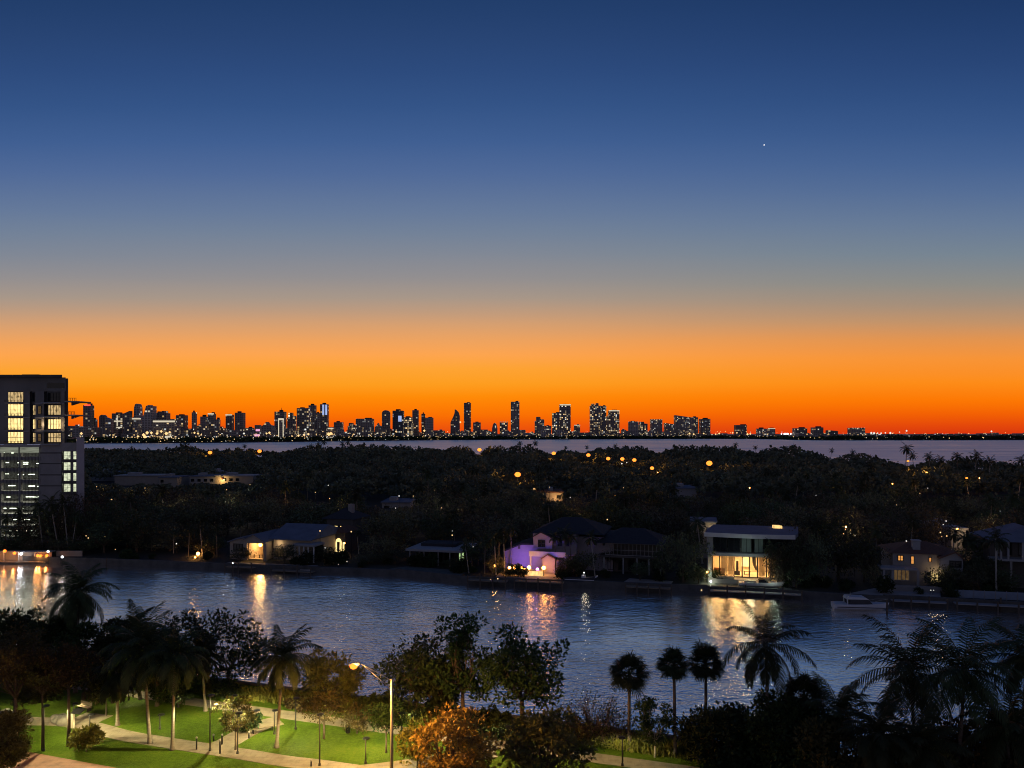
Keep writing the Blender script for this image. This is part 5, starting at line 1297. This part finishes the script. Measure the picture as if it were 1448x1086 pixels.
for lo, hi, nq, sz in ((0, 480, 150, .85), (480, 700, 90, 1.15), (700, 1200, 56, 1.6)):
    m = (cy >= lo) & (cy < hi)
    parts.append(blobs(rng, cx[m], cy[m], hh[m]*.5, hw[m], hh[m]*.46, nq, np.full(m.sum(), sz)))
tag(quads('woodland', np.concatenate(parts), M['leaf_wood']), 'dark mass of treetops over the back of the island', 'woods', kind='stuff')

# street lamps and garden lamps of the island
for i, (px, py, d) in enumerate(LAMPS):
    lab = ['orange street lamp glowing on the far treetop edge, left of the middle', 'dull orange lamp in the far trees below the white topped tower', 'orange street lamp on the treetop edge below the very tall slim tower', 'orange street lamp alone in the trees below the tallest tower',
           'small orange lamp on the treetop edge below the bright speckled pair', 'first lamp from the left of the glowing lamp row in the trees', 'second lamp of the glowing lamp row in the trees', 'third lamp of the glowing lamp row, closest pair left', 'fourth lamp of the glowing lamp row, closest pair right',
           'lower lamp ending the glowing lamp row on its right', 'large orange street lamp with the widest glow, right of the lamp row', 'orange lamp lighting tree trunks at the right side of the island', 'faint lamp under the lone palm silhouette'][i]
    z = Z(py, d); t = thing('street_lamp', lab, 'street lamp', (X(px, d), d, 0), 0, 'street lamps of the island')
    MB().tube([(0, .5, 0), (0, .5, z), (0, 0, z+.3)], [.12, .09, .06], 6).build('pole', M['dark_metal'], t)
    r = d*.0037*(1.5 if i in (3, 10) else (.55 if i in (11, 12) else 1.0)) * .75
    MB().ball((0, 0, z), r, 10, 6, .8).build('lamp_head', M['bulb_sodium_far'], t)
    lamp('POINT', 4200*(d/500)**1.2*(2.4 if i in (3, 10) else 1), (1, .40, .07), (0, -r-1.0, z+.6), t, .4)
TINY = [(213, 654, 0), (231, 639, 1), (268, 648, 0), (284, 653, 1), (160, 706, 1), (459, 653, 0), (641, 639, 0), (748, 644, 0), (879, 655.5, 0), (893, 656, 0), (886, 654, 0), (375, 691, 0), (465, 686, 0), (476, 683, 0), (560, 718, 0), (607, 725, 0),
        (565, 701, 0), (592, 699, 1), (640, 750, 0), (640, 756, 1), (669, 772, 0), (700, 701, 0), (755, 691, 1), (768, 703, 1), (806, 703, 0), (845, 731, 1), (858, 734, 1), (1018, 690, 0), (1152, 700, 0), (1064, 695, 1), (1278, 764, 0), (1303, 766, 0), (1411, 722, 0),
        (182, 704, 1), (326, 700, 1), (402, 683, 0), (252, 768, 0), (166, 776, 1), (200, 734, 1), (461, 774, 0), (456, 787, 0), (480, 797, 0), (492, 793, 0), (1334, 736, 0), (1328, 758, 1), (1335, 757, 1), (1310, 690, 0), (1395, 690, 1),
        (125, 757, 1), (128, 760, 1), (148, 752, 1), (152, 758, 1), (454, 750, 1), (498, 751, 1), (1192, 748, 1), (1200, 754, 0), (1206, 756, 0), (1190, 754, 1), (1312, 833, 0), (1316, 833, 0), (990, 833, 1), (1003, 827, 0), (704, 817, 1), (694, 818, 1), (1326, 752, 1), (1330, 741, 0)]
for k_, (px, py, c) in enumerate(TINY):
    if py < 735 and k_ % 2 and px != 213: continue
    if py > 730: d = interp([(100, 193), (300, 184), (480, 178), (640, 172), (760, 166), (870, 176), (1000, 148), (1150, 160), (1280, 152), (1340, 162), (1450, 150)], px)
    else: d = 30*.72*F/(py-HZ)*1.0
    if py > 790: d = min(d, (CH-.9)*F/(py-HZ))
    z = max(.4, Z(py, d))
    r = d*(.0005 + .0005*((px*7+py*3) % 10)/10)
    # stand them where the trees leave them in view
    t = thing('garden_lamp', 'small added light under the island trees brightening leaves and trunks', 'lamp', (X(px, d), d-1, 0), 0, 'small lights of the island')
    MB().tube([(0, .3, 0), (0, .1, z)], [.05, .04], 4).build('pole', M['dark_metal'], t)
    MB().ball((0, 0, z), r, 8, 5).build('globe', M['bulb_warm_far' if c else 'bulb_white_far'], t)
for i in range(26):        # lamps added at random places under the trees to brighten leaves and trunks
    px = rnd.uniform(130, 1440); d = rnd.uniform(196, 330)
    if in_house(px, d): continue
    t = thing('garden_lamp', 'small added light under the island trees brightening leaves and trunks', 'lamp', (X(px, d), d, 0), 0, 'small lights of the island')
    z = rnd.uniform(4.5, 8); MB().tube([(0, .3, 0), (0, .1, z)], [.07, .05], 4).build('pole', M['dark_metal'], t); MB().ball((0, 0, z), .16, 8, 5).build('globe', M['bulb_warm_far'], t)
    lamp('POINT', rnd.uniform(160, 420), rnd.choice(((1, .62, .28), (1, .80, .5), (1, .5, .18), (.9, .9, .75))), (0, -.8, z), t, .2)
GL = [(1185, 690, 262, 500, 'low warm lamp browning the treetops right of the modern house'), (1262, 684, 300, 600, 'low warm lamp browning trees under the right palm silhouettes'), (1310, 668, 350, 900, 'warm lamp glowing through trees under the right palm silhouettes'), (1385, 676, 300, 900, 'warm lamp glowing between branches far right'), (1060, 690, 268, 300, 'dim warm lamp in trees above the modern house'), (870, 700, 240, 500, 'warm lamp among palm crowns above the hipped dark roof'), (930, 668, 420, 900, 'warm lamp in the trees below the end of the glowing lamp row'), (280, 783, 183, 260, 'large orange garden lamp between leaning palm trunks on the far bank'), (1005, 829, 149, 60, 'white spotlight at the left corner of the modern house'), (604, 768, 182, 420, 'orange light glowing on a tree behind the low dark house'),
      (857, 730, 206, 420, 'reddish lamp among palm trunks above the hipped dark roof'), (1196, 745, 170, 260, 'yellow garden lamp lighting a tree behind the dark bank trees'), (1354, 748, 178, 480, 'warm lamp lighting curved branches behind the chimney house'),
      (1000, 789+20, 150, 50, 'yellow lamp lighting shrubs beside the modern house'), (276, 790, 178, 80, 'lit box like planter near the large orange garden lamp'), (487, 768, 182, 22, 'pale green lamp in the garden between the villa windows'), (700, 800, 160, 130, 'warm ground light at the foot of pale palm trunks')]
for (px, py, d, p, lab) in GL:
    z = max(.4, Z(py, d)); t = thing('garden_lamp', lab, 'lamp', (X(px, d), d, 0))
    MB().tube([(0, .2, 0), (0, .05, z)], [.06, .05], 5).build('pole', M['dark_metal'], t)
    MB().ball((0, 0, z), .42 if px == 280 else .2, 10, 6).build('globe', M['bulb_white' if 'white' in lab else 'bulb_warm'], t)
    lamp('POINT', p, (.9, 1, .75) if ('white' in lab or 'green' in lab) else ((1, .72, .28) if 'yellow' in lab else (1, .46, .12)), (0, -.7, z+.1), t, .15)

# ================================================================ park: street lamp, lamp posts, furniture
def street_lamp(px_pole, top, px_head, head, d, label, power):
    x = X(px_pole, d); t = thing('street_lamp', label, 'street lamp', (x, d, 0))
    zt = Z(top, d); hx = X(px_head, d)-x; hzz = Z(head, d)
    MB().tube([(0, 0, 0), (0, 0, zt*.5), (0, 0, zt)], [.15, .12, .09], 10).tube([(0, 0, 0), (0, 0, .5)], [.24, .2], 10).build('pole', M['galv'], t, True)
    sg = 1 if hx > 0 else -1
    ar = MB(); e = hx - sg*.5
    ar.tube([(0, 0, zt-.15), (e*.5, 0, lerp(zt, hzz, .55)), (e, 0, hzz+.16)], [.045, .042, .04], 6)
    ar.tube([(0, 0, zt-.85), (e*.5, 0, lerp(zt, hzz, .32)-.1), (e*.92, 0, hzz+.08)], [.04, .036, .03], 6)
    ar.tube([(e*.35, 0, lerp(zt, hzz, .40)), (e*.35, 0, lerp(zt, hzz, .16)-.1)], .02, 5)
    ar.build('arm', M['galv'], t, True)
    h = MB().prism_y([(e, hzz+.06), (hx+sg*.35, hzz+.02), (hx+sg*.38, hzz+.10), (hx, hzz+.24), (e, hzz+.26)], -.17, .17).build('lamp_head', M['galv'], t)
    MB().ball((hx, 0, hzz-.04), .32, 12, 8, .8).build('lens', M['bulb_sodium'], h)
    lamp('SPOT', power, (1, .46, .09), (hx, -.1, hzz-.40), t, .14, R(168), .22)
    lamp('POINT', power*.010, (1, .5, .14), (hx - sg*.1, -.5, hzz-.15), t, .05)  # extra small light added beside the head to brighten the arm
    return t
street_lamp(554, 960, 500, 941, 60, 'tall street lamp with a double arm and a glowing orange head above the park', 15000)
street_lamp(-62, 930, -30, 922, 62, 'street lamp just past the left edge lighting the left trees orange', 420)
street_lamp(1330, 1120, 1362, 1108, 54, 'street lamp below the lower right corner lighting the undersides of the palms', 500)

def batwing(o):
    # wide-beam park optic: the lens throws more light sideways so that the ground is lit evenly
    l = o.data; l.use_nodes = True; n = l.node_tree.nodes; n.clear()
    out = n.new('ShaderNodeOutputLight'); em = n.new('ShaderNodeEmission'); tc_ = n.new('ShaderNodeTexCoord'); sp = n.new('ShaderNodeSeparateXYZ')
    a = n.new('ShaderNodeMath'); a.operation = 'ABSOLUTE'; b = n.new('ShaderNodeMath'); b.operation = 'MAXIMUM'; b.inputs[1].default_value = .27
    c = n.new('ShaderNodeMath'); c.operation = 'POWER'; c.inputs[1].default_value = -2.6
    k = l.node_tree.links; k.new(tc_.outputs['Normal'], sp.inputs[0]); k.new(sp.outputs[2], a.inputs[0]); k.new(a.outputs[0], b.inputs[0]); k.new(b.outputs[0], c.inputs[0])
    k.new(c.outputs[0], em.inputs[1]); k.new(em.outputs[0], out.inputs[0]); return o
PL = [(297, 985, 1062, 2600, 'tall park lamp post with flat round head on the near edge of the winding path'), (452, 1012, 1083, 2300, 'park lamp post with a round collar standing where the path leaves the picture'),
      (517, 1046, 1080, 1500, 'short park lamp post on the grass left of the street lamp'), (388, 1006, 1038, 1200, 'lamp post at the fork of the path and the promenade, in front of the palm'), (418, 989, 1031, 2400, 'slim pale lamp post on the promenade right of the fork palm'),
      (362, 1006, 1030, 60, 'thin lamp post at the left corner where the fork meets the promenade'), (127, 1012, 1035, 2300, 'lamp post with a tilted head beside the boulders on the winding path'), (226, 1012, 1031, 1300, 'white banded lamp stub on the middle lawn'),
      (336, 1010, 1066, 60, 'thin dark lamp post on the path right of the tall flat headed one'), (62, 1000, 1062, 3800, 'thin lamp post in the brightest pool of light on the left lawn'), (568, 1010, 1045, 2400, 'lamp post on the promenade just right of the street lamp'),
      (104, 996, 1008, 2000, 'lamp post at the small plaza by the promenade on the left'), (20, 985, 1010, 1500, 'lamp post at the far left end of the winding path'), (182, 975, 990, 2400, 'lamp post on the far lawn behind the left palms'), (720, 1030, 1072, 1300, 'lamp post behind the orange tree on the promenade'),
      (252, 976, 1000, 2400, 'added promenade lamp post behind the lit pair of palms, brightening the hedge'), (330, 985, 1013, 2200, 'lamp post on the promenade below the wide spreading tree'), (640, 1022, 1054, 2000, 'added promenade lamp post half hidden left of the orange tree, brightening the hedge'),  # first and last post of this row are added to light the hedge
      (880, 1045, 1083, 600, 'lamp post on the promenade under the sabal palm')]
for (px, top, base, pw, lab) in PL:
    x, y, _ = G(px, base); z = Z(top, y); t = thing('park_lamp', lab, 'lamp post', (x, y, 0), 0, 'lamp posts of the park')
    MB().tube([(0, 0, 0), (0, 0, z+.05)], [.07, .055], 8).tube([(0, 0, 0), (0, 0, .25)], [.13, .11], 8).build('pole', M['pole_paint'], t, True)
    hd = MB().tube([(0, .30, z-.02), (0, .30, z+.05), (0, .30, z+.10)], [.34, .32, .10], 16).build('lamp_head', M['dark_metal'], t)
    MB().tube([(0, .5, z-.06), (0, .5, z-.025)], .2, 12).build('lens', M['park_led'], hd)
    batwing(lamp('SPOT', 3.7*(pw/1800)**.5*4*PI*(z-.09)**2, (1, .86, .42), (0, .52, z-.09), t, .05, R(150), .35))
BOL = [(278, 1044, 1060), (311, 1048, 1066), (314, 1040, 1053), (352, 1036, 1044), (333, 1046, 1056), (302, 1040, 1048), (440, 1076, 1084)]
for i, (px, top, base) in enumerate(BOL):
    x, y, _ = G(px, base); z = Z(top, y)
    t = thing('bollard', ['white capped bollard at the left of the path fork', 'dark slim bollard right of the tall park lamp post', 'dark bollard in the middle of the path fork', 'bollard near the promenade end of the fork', 'bollard on the grass corner of the fork', 'short bollard behind the tall park lamp post', 'bollard where the path meets the lower edge'][i], 'bollard', (x, y, 0), 0, 'bollards along the winding path')
    MB().tube([(0, 0, 0), (0, 0, z)], .075, 8).build('post', M['dark_metal'], t, True); MB().ball((0, 0, z+.06), .11, 8, 6).build('cap', M['mid_grey'], t)
# sign panel, boulders, bench, hydrant like drinking fountain
x, y, _ = G(103, 1029); t = thing('sign_board', 'dark slanted park board on one pale pillar by the small plaza', 'sign', (x, y, 0), R(-12))
MB().box(-.13, .13, -.13, .13, 0, 1.5).build('pillar', M['cream'], t); MB().prism_x([(-.2, 1.5), (.5, 1.75), (.5, 1.82), (-.2, 1.57)], -.1, 1.0).build('board', M['dark_metal'], t)
x, y, _ = G(112, 1009); t = thing('bench', 'dark bench standing on the small plaza', 'bench', (x, y+.6, .04), R(-25))
MB().box(-.9, .9, 0, .45, .40, .46).build('seat', M['wood'], t); MB().box(-.9, .9, .44, .5, .52, .9).build('backrest', M['wood'], t)
for q in (-.75, .69): MB().box(q, q+.06, 0, .48, 0, .40).build('leg', M['dark_metal'], t)
x, y, _ = G(372, 1036); t = thing('bench', 'long bench with slender legs beside the fork of the path', 'bench', (x, y, .04), R(30))
MB().box(-1.1, 1.1, 0, .45, .40, .46).build('seat', M['wood'], t)
for q in (-.95, .89): MB().box(q, q+.06, 0, .45, 0, .40).build('leg', M['dark_metal'], t)
rb = random.Random(8)
for i, (px, py, r) in enumerate(((78, 1018, .55), (84, 1021, .7), (92, 1023, .85), (88, 1016, .5), (34, 1019, .6), (40, 1021, .5), (8, 1012, .7))):
    x, y, _ = G(px, py); m = MB().ball((0, 0, r*.35), r, 9, 6, .65)
    m.v = [(a*(1+rb.uniform(-.18, .18)), b_*(1+rb.uniform(-.18, .18)), c*(1+rb.uniform(-.15, .15))) for a, b_, c in m.v]
    o = m.build('boulder', M['stone'], None, True); o.location = (x, y, 0); o.rotation_euler = (0, 0, rb.uniform(0, 6))
    tag(o, ['small boulder at the left of the group by the lit plaza', 'middle boulder of the group by the lit plaza', 'largest boulder of the group, nearest the park board', 'rear boulder of the group by the lit plaza', 'boulder left of two at the foot of the left trunk', 'boulder right of two at the foot of the left trunk', 'boulder at the far left end of the path'][i], 'boulder', 'boulders beside the path')
# two walkers are too small to read; a pair of waste bins stands by the promenade instead of them in outline
x, y, _ = G(492, 1036); t = thing('walkers_stand_in', 'small dark bin standing in for two walkers on the promenade edge', 'bin', (x, y, 0))
MB().tube([(0, 0, 0), (0, 0, .9)], [.24, .28], 10).build('body', M['dark_metal'], t); MB().tube([(0, 0, .9), (0, 0, 1.0)], [.3, .18], 10).build('lid', M['galv'], t)

# ================================================================ foreground palms and trees
def coconut(label, px, py, d, Lpx, seed, nf=26, base=None, lean=.6, **k):
    t = thing('coconut_palm', label, 'palm tree', (X(px, d), d, 0), 0, 'coconut palms of the park'); L = Lpx/F*d*1.18
    tr, mb, V = palm_geom(seed, Z(py, d)-.35, L, int(nf*1.2), lean, k.pop('tr', .15), k.pop('nl', 21), L*.25, .12, **k)
    tr.build('trunk', M['palm_bark'], t, True); crown_mesh('crown', mb, V, M['frond'], t)
    return t
coconut('coconut palm with a straight lit trunk between path and lower lawn, left of its twin', 203, 915, 72, 58, 1, 28)
coconut('slimmer coconut palm with pale trunk base, right one of the pair by the path', 247, 926, 71.2, 48, 2, 24)
coconut('single coconut palm on the right lawn by the path fork', 400, 930, 71.5, 48, 3, 26)
coconut('tallest left coconut palm with hanging fronds against the lit water', 112, 836, 86, 47, 4, 26, low=-1.1)
coconut('shorter palm with drooping fronds left of the lit pair', 165, 952, 76, 42, 5, 22, low=-1.0)
coconut('coconut palm on the far lawn behind the lit pair', 190, 890, 84, 36, 6, 22)
coconut('lone coconut palm with spread fronds clear against the water on the right', 1083, 912, 66, 62, 7, 19, up=1.45, low=-.9, asym=.4)
coconut('big coconut palm with feathery crown, left one of the dark right pair', 1288, 950, 62, 78, 8, 28)
coconut('big coconut palm with high crown, right one of the dark right pair', 1364, 948, 60, 76, 9, 28)
coconut('coconut palm cut by the right edge with fronds reaching in', 1452, 930, 62, 58, 10, 24)
coconut('lower coconut palm with arching fronds left of the dark right pair', 1187, 1010, 63, 54, 11, 22)
coconut('low dark palm in the bottom right corner under the edge palm', 1424, 1030, 59, 66, 12, 24)
coconut('low dark palm below the right pair, crown near the lower edge', 1300, 1055, 57, 60, 13, 24)
coconut('low dark palm between the arching one and the right pair', 1240, 1040, 58, 54, 14, 22)
coconut('slim coconut palm at the promenade behind the lit path pair', 285, 925, 80, 34, 15, 20)
def sabal(label, px, py, d, rpx, seed, nf=44):
    t = thing('sabal_palm', label, 'palm tree', (X(px, d), d, 0), 0, 'sabal palms by the canal'); r = rpx/F*d
    tr, mb, V = fan_geom(seed, Z(py, d)-.1, r*1.2, nf+2, .15)
    tr.build('trunk', M['palm_bark'], t, True); crown_mesh('crown', mb, V, M['fan'], t); return t
sabal('fan palm with a full round head standing alone over the bare tree', 890, 953, 70.5, 28, 21)
sabal('fan palm with the smallest head, left one of two side by side', 953, 941, 69.3, 23, 22)
sabal('fan palm with a dense head, right one of two side by side', 998, 938, 72.5, 27, 23)
sabal('dark fan palm crown rising out of the right hand bushes', 1137, 985, 66, 32, 24)
def tree(name, label, px, top, bot, wpx, d, seed, leaf_m='leaf_dark', nclump=60, per=70, leaf=.30, tr=.2, nlimb=5, bark='bark', base=None, **k):
    t = thing(name, label, 'tree' if 'tree' in name else 'shrub', (X(px, d), d, 0)); H = Z(top, d); cb = max(.2, Z(bot, d)); wm = wpx/F*d
    mb, V = broad_geom(seed, H, cb, wm, nclump, int(per*1.5), leaf*(1.0 if name in ('bare_tree', 'young_tree') else 1.45), tr, nlimb, **k)
    mb.build('trunk', M[bark], t, True); quads('crown', V, M[leaf_m], t); return t
bx = 'broadleaf_tree'
tree(bx, 'wide spreading waterside tree with open twisted branches left of the single lawn palm', 322, 868, 985, 96, 87.5, 31, nclump=48, per=44, leaf=.34, crad=.12, nlimb=6, fork=.3, spread=1.05)
tree(bx, 'dark rounded tree behind the lit path pair of palms', 262, 866, 960, 80, 90, 32, nclump=46, per=50, crad=.13)
tree(bx, 'low leafy tree on the promenade just left of the glowing street lamp', 467, 924, 1003, 84, 82.5, 33, 'leaf_olive', nclump=56, per=56, leaf=.3, fork=.3)
tree(bx, 'dark dense tree behind the street lamp pole', 588, 897, 1003, 122, 80.5, 34, nclump=60, per=58, leaf=.32, tr=.24, hollow=.2, crad=.13)
tree(bx, 'tallest waterside tree with an airy top, left of the broad dark one', 654, 868, 1000, 80, 78, 35, 'leaf_mid', nclump=52, per=50, leaf=.32, tr=.22, hollow=.15, crad=.13)
tree(bx, 'broad dark waterside tree with a rounded crown before the golden reflection', 738, 894, 1005, 112, 77, 36, 'leaf_mid', nclump=62, per=60, leaf=.32, tr=.24, hollow=.2, crad=.13)
tree(bx, 'smaller tree filling the gap between the tall airy and the dense dark trees', 622, 930, 1010, 60, 79, 37, nclump=50, per=60)
tree('bare_tree', 'nearly leafless tree with a fan of thin branches left of the round headed fan palm', 836, 976, 1052, 112, 72, 38, 'leaf_dark', nclump=120, per=7, leaf=.22, tr=.2, nlimb=8, fork=.22, hollow=.3)
tree('bare_tree', 'smaller thin branched tree leaning beside the round headed fan palm', 872, 992, 1055, 70, 71.5, 39, 'leaf_dark', nclump=70, per=6, leaf=.22, tr=.13, nlimb=6, fork=.22, hollow=.3)
tree('young_tree', 'young upright tree with pale lit lower leaves between the fan palms', 926, 984, 1050, 58, 69, 40, 'leaf_mid', nclump=52, per=30, leaf=.30, tr=.09, nlimb=7, fork=.2, bark='pale_bark', crad=.12)
tree(bx, 'leafy tree lit bright orange by the street lamp at the lower middle', 646, 1000, 1110, 104, 59.5, 41, 'leaf_brown', nclump=70, per=52, leaf=.25, tr=.2, nlimb=7)
tree(bx, 'brownish layered tree right of the bright orange one, less strongly lit', 770, 1006, 1105, 112, 61, 42, 'leaf_olive', nclump=66, per=32, leaf=.32, tr=.2, nlimb=7, flat=.45)
tree(bx, 'dark rounded tree at the lower edge left of the lone coconut palm', 1022, 1003, 1110, 104, 66.5, 43, nclump=90, per=80, leaf=.28)
tree(bx, 'dense dark tree at the foot of the lone coconut palm', 1104, 992, 1110, 120, 65, 44, 'leaf_mid', nclump=110, per=90, leaf=.28)
tree(bx, 'dark tree filling the space under the arching palm', 1180, 1030, 1120, 110, 61, 45, 'leaf_olive', nclump=80, per=80, leaf=.28)
tree(bx, 'low dark tree under the right pair of palms', 1290, 1045, 1130, 130, 60, 46, 'leaf_olive', nclump=80, per=80, leaf=.28)
tree(bx, 'dark olive tree below the right palm pair near the corner', 1385, 1030, 1130, 130, 61, 47, 'leaf_olive', nclump=90, per=80, leaf=.28)
tree(bx, 'dark tree at the lower right corner', 1450, 1010, 1130, 90, 62, 48, 'leaf_dark', nclump=70, per=80, leaf=.28)
tree(bx, 'dark tree at the left edge in front of the boathouse reflections', 14, 862, 960, 86, 88, 49, nclump=80, per=80)
tree(bx, 'dark tree right of the left edge tree, below the lit reflections', 66, 872, 965, 76, 86, 50, nclump=70, per=80)
tree(bx, 'dark tree under the tallest left coconut palm', 118, 880, 972, 74, 84, 51, 'leaf_mid', nclump=66, per=70)
tree(bx, 'dark leafy tree left of the lit path pair of palms', 160, 872, 960, 66, 83, 52, nclump=60, per=70)
tree(bx, 'dark tree behind the twin palms with gaps of water between its leaves', 222, 884, 965, 62, 82, 53, 'leaf_olive', nclump=60, per=60)
tree('feathery_tree', 'feathery tree at the left edge lit deep orange by the hidden street lamp', 22, 894, 962, 104, 70, 54, 'leaf_olive', nclump=80, per=60, leaf=.17, nlimb=7, flat=.4, tr=.15)
tree('feathery_tree', 'feathery brown crowned tree on the left lawn, trunk in the light', 97, 918, 966, 88, 71.5, 55, 'leaf_olive', nclump=66, per=55, leaf=.17, nlimb=6, flat=.4, tr=.15, fork=.6)
tree('feathery_tree', 'thin trunked feathery tree standing in the brightest lawn light', 60, 930, 966, 70, 70.5, 56, 'leaf_olive', nclump=54, per=50, leaf=.17, nlimb=6, flat=.4, tr=.09, fork=.6)
tree('feathery_tree', 'low orange lit tree in the lower left corner', 0, 1004, 1090, 70, 63, 57, 'leaf_olive', nclump=70, per=90, leaf=.20, nlimb=6, tr=.12)
tree('young_tree', 'small forked tree on the right lawn left of the street lamp', 458, 975, 1022, 60, 73.2, 58, 'leaf_olive', nclump=44, per=34, leaf=.24, tr=.11, nlimb=5, fork=.35)
tree('young_tree', 'small sapling by the promenade left of the street lamp pole', 505, 995, 1032, 44, 74.5, 59, 'leaf_olive', nclump=36, per=34, leaf=.22, tr=.07, fork=.45)
tree('young_tree', 'small dark leaved tree standing at the path fork', 333, 986, 1036, 48, 70.6, 60, 'leaf_olive', nclump=44, per=32, leaf=.26, tr=.08, fork=.5, flat=.4)
tree('young_tree', 'slim tree on the grass just behind the street lamp pole', 546, 990, 1035, 50, 70, 61, 'leaf_mid', nclump=44, per=40, leaf=.24, tr=.08, fork=.5)
tree('young_tree', 'small pale green tree between the street lamp pole and the orange tree', 590, 1025, 1075, 50, 66, 62, 'leaf_lime', nclump=44, per=40, leaf=.26, tr=.07)
tree('young_tree', 'thin tree in front of the hedge right of the broad dark tree', 800, 1010, 1062, 70, 71, 63, 'leaf_olive', nclump=46, per=34, leaf=.24, tr=.09)
tree('shrub', 'bright yellow green shrub on the lit lower left lawn', 122, 1032, 1054, 38, 70.2, 64, 'leaf_lime', nclump=36, per=40, leaf=.30, tr=.04)
tree('shrub', 'leafy shrub at the promenade corner of the path fork', 352, 1010, 1034, 30, 75, 65, 'leaf_mid', nclump=30, per=40, leaf=.24, tr=.04)
for i, (px, top, bot, wpx, d, lm) in enumerate(((150, 940, 985, 70, 79, 'leaf_olive'), (60, 960, 990, 60, 80, 'leaf_olive'), (430, 985, 1012, 60, 82, 'leaf_olive'), (540, 985, 1022, 70, 79, 'leaf_mid'), (690, 1010, 1050, 80, 75, 'leaf_dark'), (245, 950, 990, 60, 83, 'leaf_mid'))):
    tree('shrub', ['dark shrub below the shorter drooping palm on the far lawn', 'olive shrub below the left edge trees at the promenade', 'low shrub behind the promenade right of the single lawn palm', 'shrub along the canal under the dense dark tree', 'shrub along the canal under the broad dark tree', 'shrub along the canal behind the lit pair of palms'][i], px, top, bot, wpx, d, 80+i, lm, nclump=40, per=60, leaf=.26, tr=.05)
